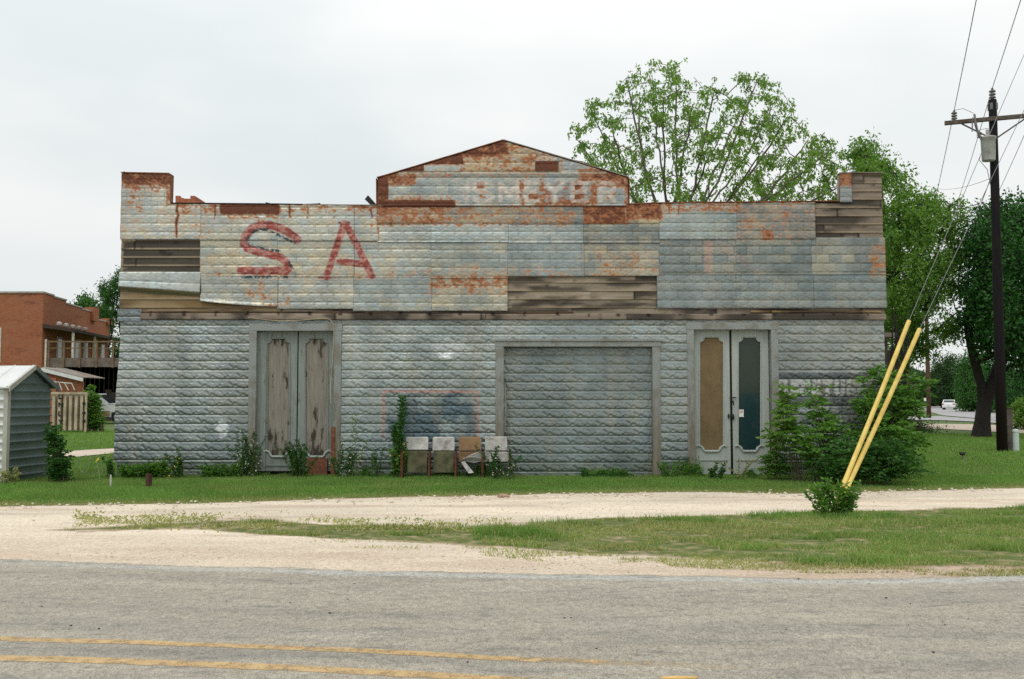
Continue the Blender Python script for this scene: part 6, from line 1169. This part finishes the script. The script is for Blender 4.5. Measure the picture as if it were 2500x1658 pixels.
m = MB(); m.box(xa-.03, xb+.06, q[1]-.05, q[1]+.02, z0c-.1, z0c); m.build('top_rail', M['cont'], e); m = MB(); m.box(xa, xb, q[1]+.35, q[1]+.9, .1, z0c-.04); m.build('box', M['cont'], e); m = MB(); m.box(xb-.02, xb+.06, q[1]-.05, q[1]+.02, 0, z0c-.101); m.build('corner_post', M['cont'], e)
m = MB()
for v_ in (985, 1008, 1028): r_ = P(206, v_, dC); m.box(r_[0]-.05, r_[0]+.07, q[1]-.09, q[1]-.051, r_[2]-.05, r_[2]+.05)
m.build('hinge', M['black'], e)
def letters(txt, u, v0, hgt, gap, d, par, mat, yoff=0, wd=.17, seg=.024):
    for k, ch in enumerate(txt):
        x_, _, z_ = P(u, v0+k*gap, d); m = MB(); S = {'O': [[(0, 0), (1, 0), (1, 1), (0, 1), (0, 0)]], 'N': [[(0, 0), (0, 1), (1, 0), (1, 1)]], 'L': [[(0, 1), (0, 0), (1, 0)]], 'Y': [[(0, 1), (.5, .5), (1, 1)], [(.5, .5), (.5, 0)]]}[ch]
        for pl in S:
            for (a, b_), (c_, d_) in zip(pl[:-1], pl[1:]): m.tube([(x_+a*wd, yoff, z_+b_*hgt), (x_+c_*wd, yoff, z_+d_*hgt)], seg, 4)
        m.build('letter', mat, par)
letters('ONLY', 144, 973, .20, 21, dC, e, M['black'], q[1]-.02)
zt = z0c; e = empty('metal_rack', (q[0]+.5, q[1]+.6, zt), 0, 'white tubular metal rack lying on top of the tan container', 'rack'); b = MB(); Q = lambda u, v: tuple(P(u, v, dC+.5)); b.tube([Q(140, 953), Q(136, 932), Q(158, 935), Q(167, 953)], .022, 5); b.tube([Q(158, 935), Q(175, 936), Q(182, 952)], .022, 5); b.tube([Q(142, 952), Q(132, 930)], .02, 5); b.tube([Q(151, 953), Q(144, 934)], .02, 5); b.build('rack_tubes', simple('chalky white tube', (.6, .6, .57), .5), e)
# ------------------------------------------------------------------ left: two storey brick building with deck
D0 = 72.; pA = P(106, 716, D0); pB = P(268, 783, 88); zt0 = pA[2]; bx0 = pA[0]; by0 = pA[1]; bx1, by1 = pB[0], pB[1]
brick = empty('brick_building', (bx0, by0, 0), 0, 'two storey red brick building with a stepped parapet beyond the metal shed', 'building'); b = MB(); b.box(bx0-16, bx0, by0, by0+.4, -.3, zt0); b.build('front_wall', M['brick'], brick)
sdv = Vector((bx1-bx0, by1-by0, 0)); SL = sdv.length; sdv.normalize(); sn = Vector((sdv.y, -sdv.x, 0)); steps = [(0, .13, 716), (.13, .30, 722.5), (.30, .52, 735), (.52, .74, 744), (.74, 1, 766)]
def SP(t, z, o_=0): v = Vector((bx0, by0, 0))+sdv*SL*t+sn*o_; return Vector((v.x, v.y, z))
b = MB(); cpb = MB()
for (t0, t1, vv) in steps:
    tm = (t0+t1)/2; pm = SP(tm, 0); zz = P(0, 0, 1)[2]; zz = zt0-{0: 0, .13: .1, .30: .35, .52: .45, .74: 1.0}[t0]; t0_ = max(t0, .4/SL) if t0 == 0 else t0
    V = [SP(t, z, o_) for o_ in (0, -.4) for t, z in ((t0_, -.3), (t1, -.3), (t1, zz), (t0_, zz))]; b.add(V, [(0, 1, 2, 3), (7, 6, 5, 4), (0, 1, 5, 4), (1, 2, 6, 5), (2, 3, 7, 6), (3, 0, 4, 7)])
    V = [SP(t, z, o_) for o_ in (.06, -.45) for t, z in ((t0_, zz+.002), (t1+.003, zz+.002), (t1+.003, zz+.12), (t0_, zz+.12))]; cpb.add(V, [(0, 1, 2, 3), (7, 6, 5, 4), (0, 1, 5, 4), (1, 2, 6, 5), (2, 3, 7, 6), (3, 0, 4, 7)])
b.build('side_wall', M['brick'], brick); cpb.box(bx0-16, bx0+.05, by0-.08, by0+.35, zt0+.002, zt0+.13); cpb.build('coping', M['stone'], brick)
for t in (.70, .97): 
    b = MB(); p_ = SP(t, 0); b.box(p_.x-.45, p_.x+.35, p_.y-.5, p_.y+.5, zt0-1.2, zt0+(-.05 if t < .9 else -.65)); b.build('chimney', M['brick'], brick)
for k, t in enumerate((.18, .42, .56, .70, .84)):
    b = MB(); V = [SP(t+dt, z, o_) for o_ in (.02, .06) for dt, z in ((0, 3.7), (.07, 3.7), (.07, 6.1), (0, 6.1))]; b.add(V, [(0, 1, 2, 3), (7, 6, 5, 4), (0, 1, 5, 4), (1, 2, 6, 5), (2, 3, 7, 6), (3, 0, 4, 7)]); f = b.build('window', M['cream'], brick)
    b = MB(); V = [SP(t+dt, z, o_) for o_ in (.065, .08) for dt, z in ((.012, 3.8), (.058, 3.8), (.058, 6.0), (.012, 6.0))]; b.add(V, [(0, 1, 2, 3), (7, 6, 5, 4), (0, 1, 5, 4), (1, 2, 6, 5), (2, 3, 7, 6), (3, 0, 4, 7)]); b.build('pane', M['carglass'], f)
b = MB(); V = [SP(t, z, o_) for t in (.0, .99) for o_, z in ((.02, 6.55), (2.2, 6.25), (2.2, 6.45), (.02, 6.85))]; b.add(V, [(0, 1, 2, 3), (7, 6, 5, 4), (0, 1, 5, 4), (1, 2, 6, 5), (2, 3, 7, 6), (3, 0, 4, 7)]); b.build('awning', simple('dark rusty awning', (.05, .03, .022), .8), brick)
for t in (.02, .33, .66, .97): p_ = SP(t, 0, 2.05); b = MB(); b.box(p_.x-.07, p_.x+.07, p_.y-.07, p_.y+.07, 3.3, 6.24); b.build('awning_post', M['cream'], brick)
b = MB()
for k in range(5):
    p_ = SP(.03+.09*k, 6.75, 1.0); b.ball((p_.x, p_.y, 6.85), .22, .22, .20, 8, 5)
b.build('roof_vent', M['stone'], brick)
wz0, wz1 = P(0, 885, D0)[2], P(0, 800, D0)[2]; b = MB(); b.box(P(-40, 800, D0)[0], P(4, 800, D0)[0], by0-.05, by0-.001, wz0, wz1); b.build('window', M['cream'], brick)
# wooden deck with railing
DD = 64.; e = empty('wooden_deck', P(110, 900, DD), 0, 'raised wooden deck with railing against the brick building', 'deck'); M['deck'] = simple('grey deck wood', (.15, .12, .10), .9, 0, .35, 3, .3); M['rail'] = simple('brown rail wood', (.17, .115, .065), .9, 0, .3, 3, .3)
zf0, zf1, zr = P(0, 896, DD)[2], P(0, 874, DD)[2], P(0, 836, DD)[2]; xa, xb = P(108, 880, DD)[0], P(420, 880, DD)[0]; yD = CAMY+DD
b = MB(); b.box(xa, xb, yD, yD+.08, zf0, zf1); b.build('fascia', M['deck'], e); b = MB(); b.box(xa, xb, yD+.081, yD+7, zf0+.2, zf0+.3); b.build('floor', M['deck'], e)
b = MB(); b.box(xa, xb, yD-.05, yD+.09, zr, zr+.09); b.box(xa, xb, yD-.02, yD+.03, (zr+zf1)/2+.1, (zr+zf1)/2+.16); b.build('rail', M['rail'], e)
for u in (112, 119, 156, 195, 236, 276, 316): x_ = P(u, 880, DD)[0]; b = MB(); b.box(x_-.055, x_+.055, yD-.09, yD-.021, zf0-.05, zr+(.12 if u != 112 else .2)); b.build('post', M['rail'] if u != 112 else M['cream'], e)
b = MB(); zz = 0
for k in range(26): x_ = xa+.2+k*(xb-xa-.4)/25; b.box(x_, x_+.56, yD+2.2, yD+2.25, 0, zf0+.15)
b.build('under_deck_boards', simple('shaded boards', (.035, .028, .022), .95), e)  # boards coloured near black to paint in the shade below the deck
# low rusty lean-to in front of the deck, with a pale sloping roof edge
DL = 54.; yL = CAMY+DL; e = empty('rusty_shed', P(180, 960, DL), 0, 'low rusty lean-to with a pale sloping roof edge below the deck', 'shed'); L0, L1 = P(100, 902, DL), P(256, 929, DL+3); b = MB(); b.prism([(L0[0], L0[2]-.10), (L1[0], L1[2]-.10), (L1[0], L1[2]+.10), (L0[0], L0[2]+.10)], 'y', yL, yL+.12); b.build('roof_edge', M['shedw'], e); b = MB(); b.prism([(L0[0], 0), (L1[0], 0), (L1[0], L1[2]-.101), (L0[0], L0[2]-.101)], 'y', yL+.15, yL+.25); b.build('wall', M['rustymetal'], e); b = MB(); xm = P(135, 930, DL)[0]; b.box(L0[0], xm, yL+.10, yL+.149, 0, L0[2]-.45); b.build('brick_panel', M['brick'], e)
b = MB(); b.prism([(L0[0], L0[2]+.101), (L1[0], L1[2]+.101), (L1[0], L1[2]+.14), (L0[0], L0[2]+.14)], 'y', yL+.02, yL+3); b.build('roof', M['roofm'], e)
# dark board fence behind the pickup
b = MB(); f0 = P(258, 940, 66); rr = random.Random(2)
for k in range(24): x_ = f0[0]+k*.2; b.box(x_, x_+.19, f0[1], f0[1]+.03, 0, 1.95+rr.uniform(-.1, .1))
tag(b.build('board_fence', simple('dark fence boards', (.06, .045, .035), .95, 0, .4, 3)), 'dark board fence behind the white pickup', 'fence')
# ruined brick chimney behind the parapet
dd_ = 27.0; yc = CAMY+dd_; p0, p1 = P(428, 500, dd_), P(484, 500, dd_); zA = P(0, 478, dd_)[2]; zB = P(0, 485, dd_)[2]; e = empty('brick_chimney', (p0[0], yc, 4.3), 0, 'broken orange brick chimney top showing above the left parapet', 'chimney')
b = MB(); w_ = .12; b.box(p0[0], p1[0]-.1, yc, yc+.12, 3.8, zB); b.box(p0[0], p0[0]+w_, yc, yc+.12, zB+.001, zA); b.box(p1[0]-.22, p1[0]-.1, yc, yc+.9, zB+.001, zA); b.box(p0[0], p0[0]+w_, yc+.121, yc+.9, 3.8, zA-.07); b.box(p0[0]+w_, p0[0]+w_+.1, yc, yc+.12, zB+.001, zA-.06); b.box(p1[0]-.22, p1[0]-.1, yc+.121, yc+.9, 3.8, zB); b.build('brickwork', simple('orange chimney brick', (.36, .12, .06), .9, 0, .35, 9, .4), e)
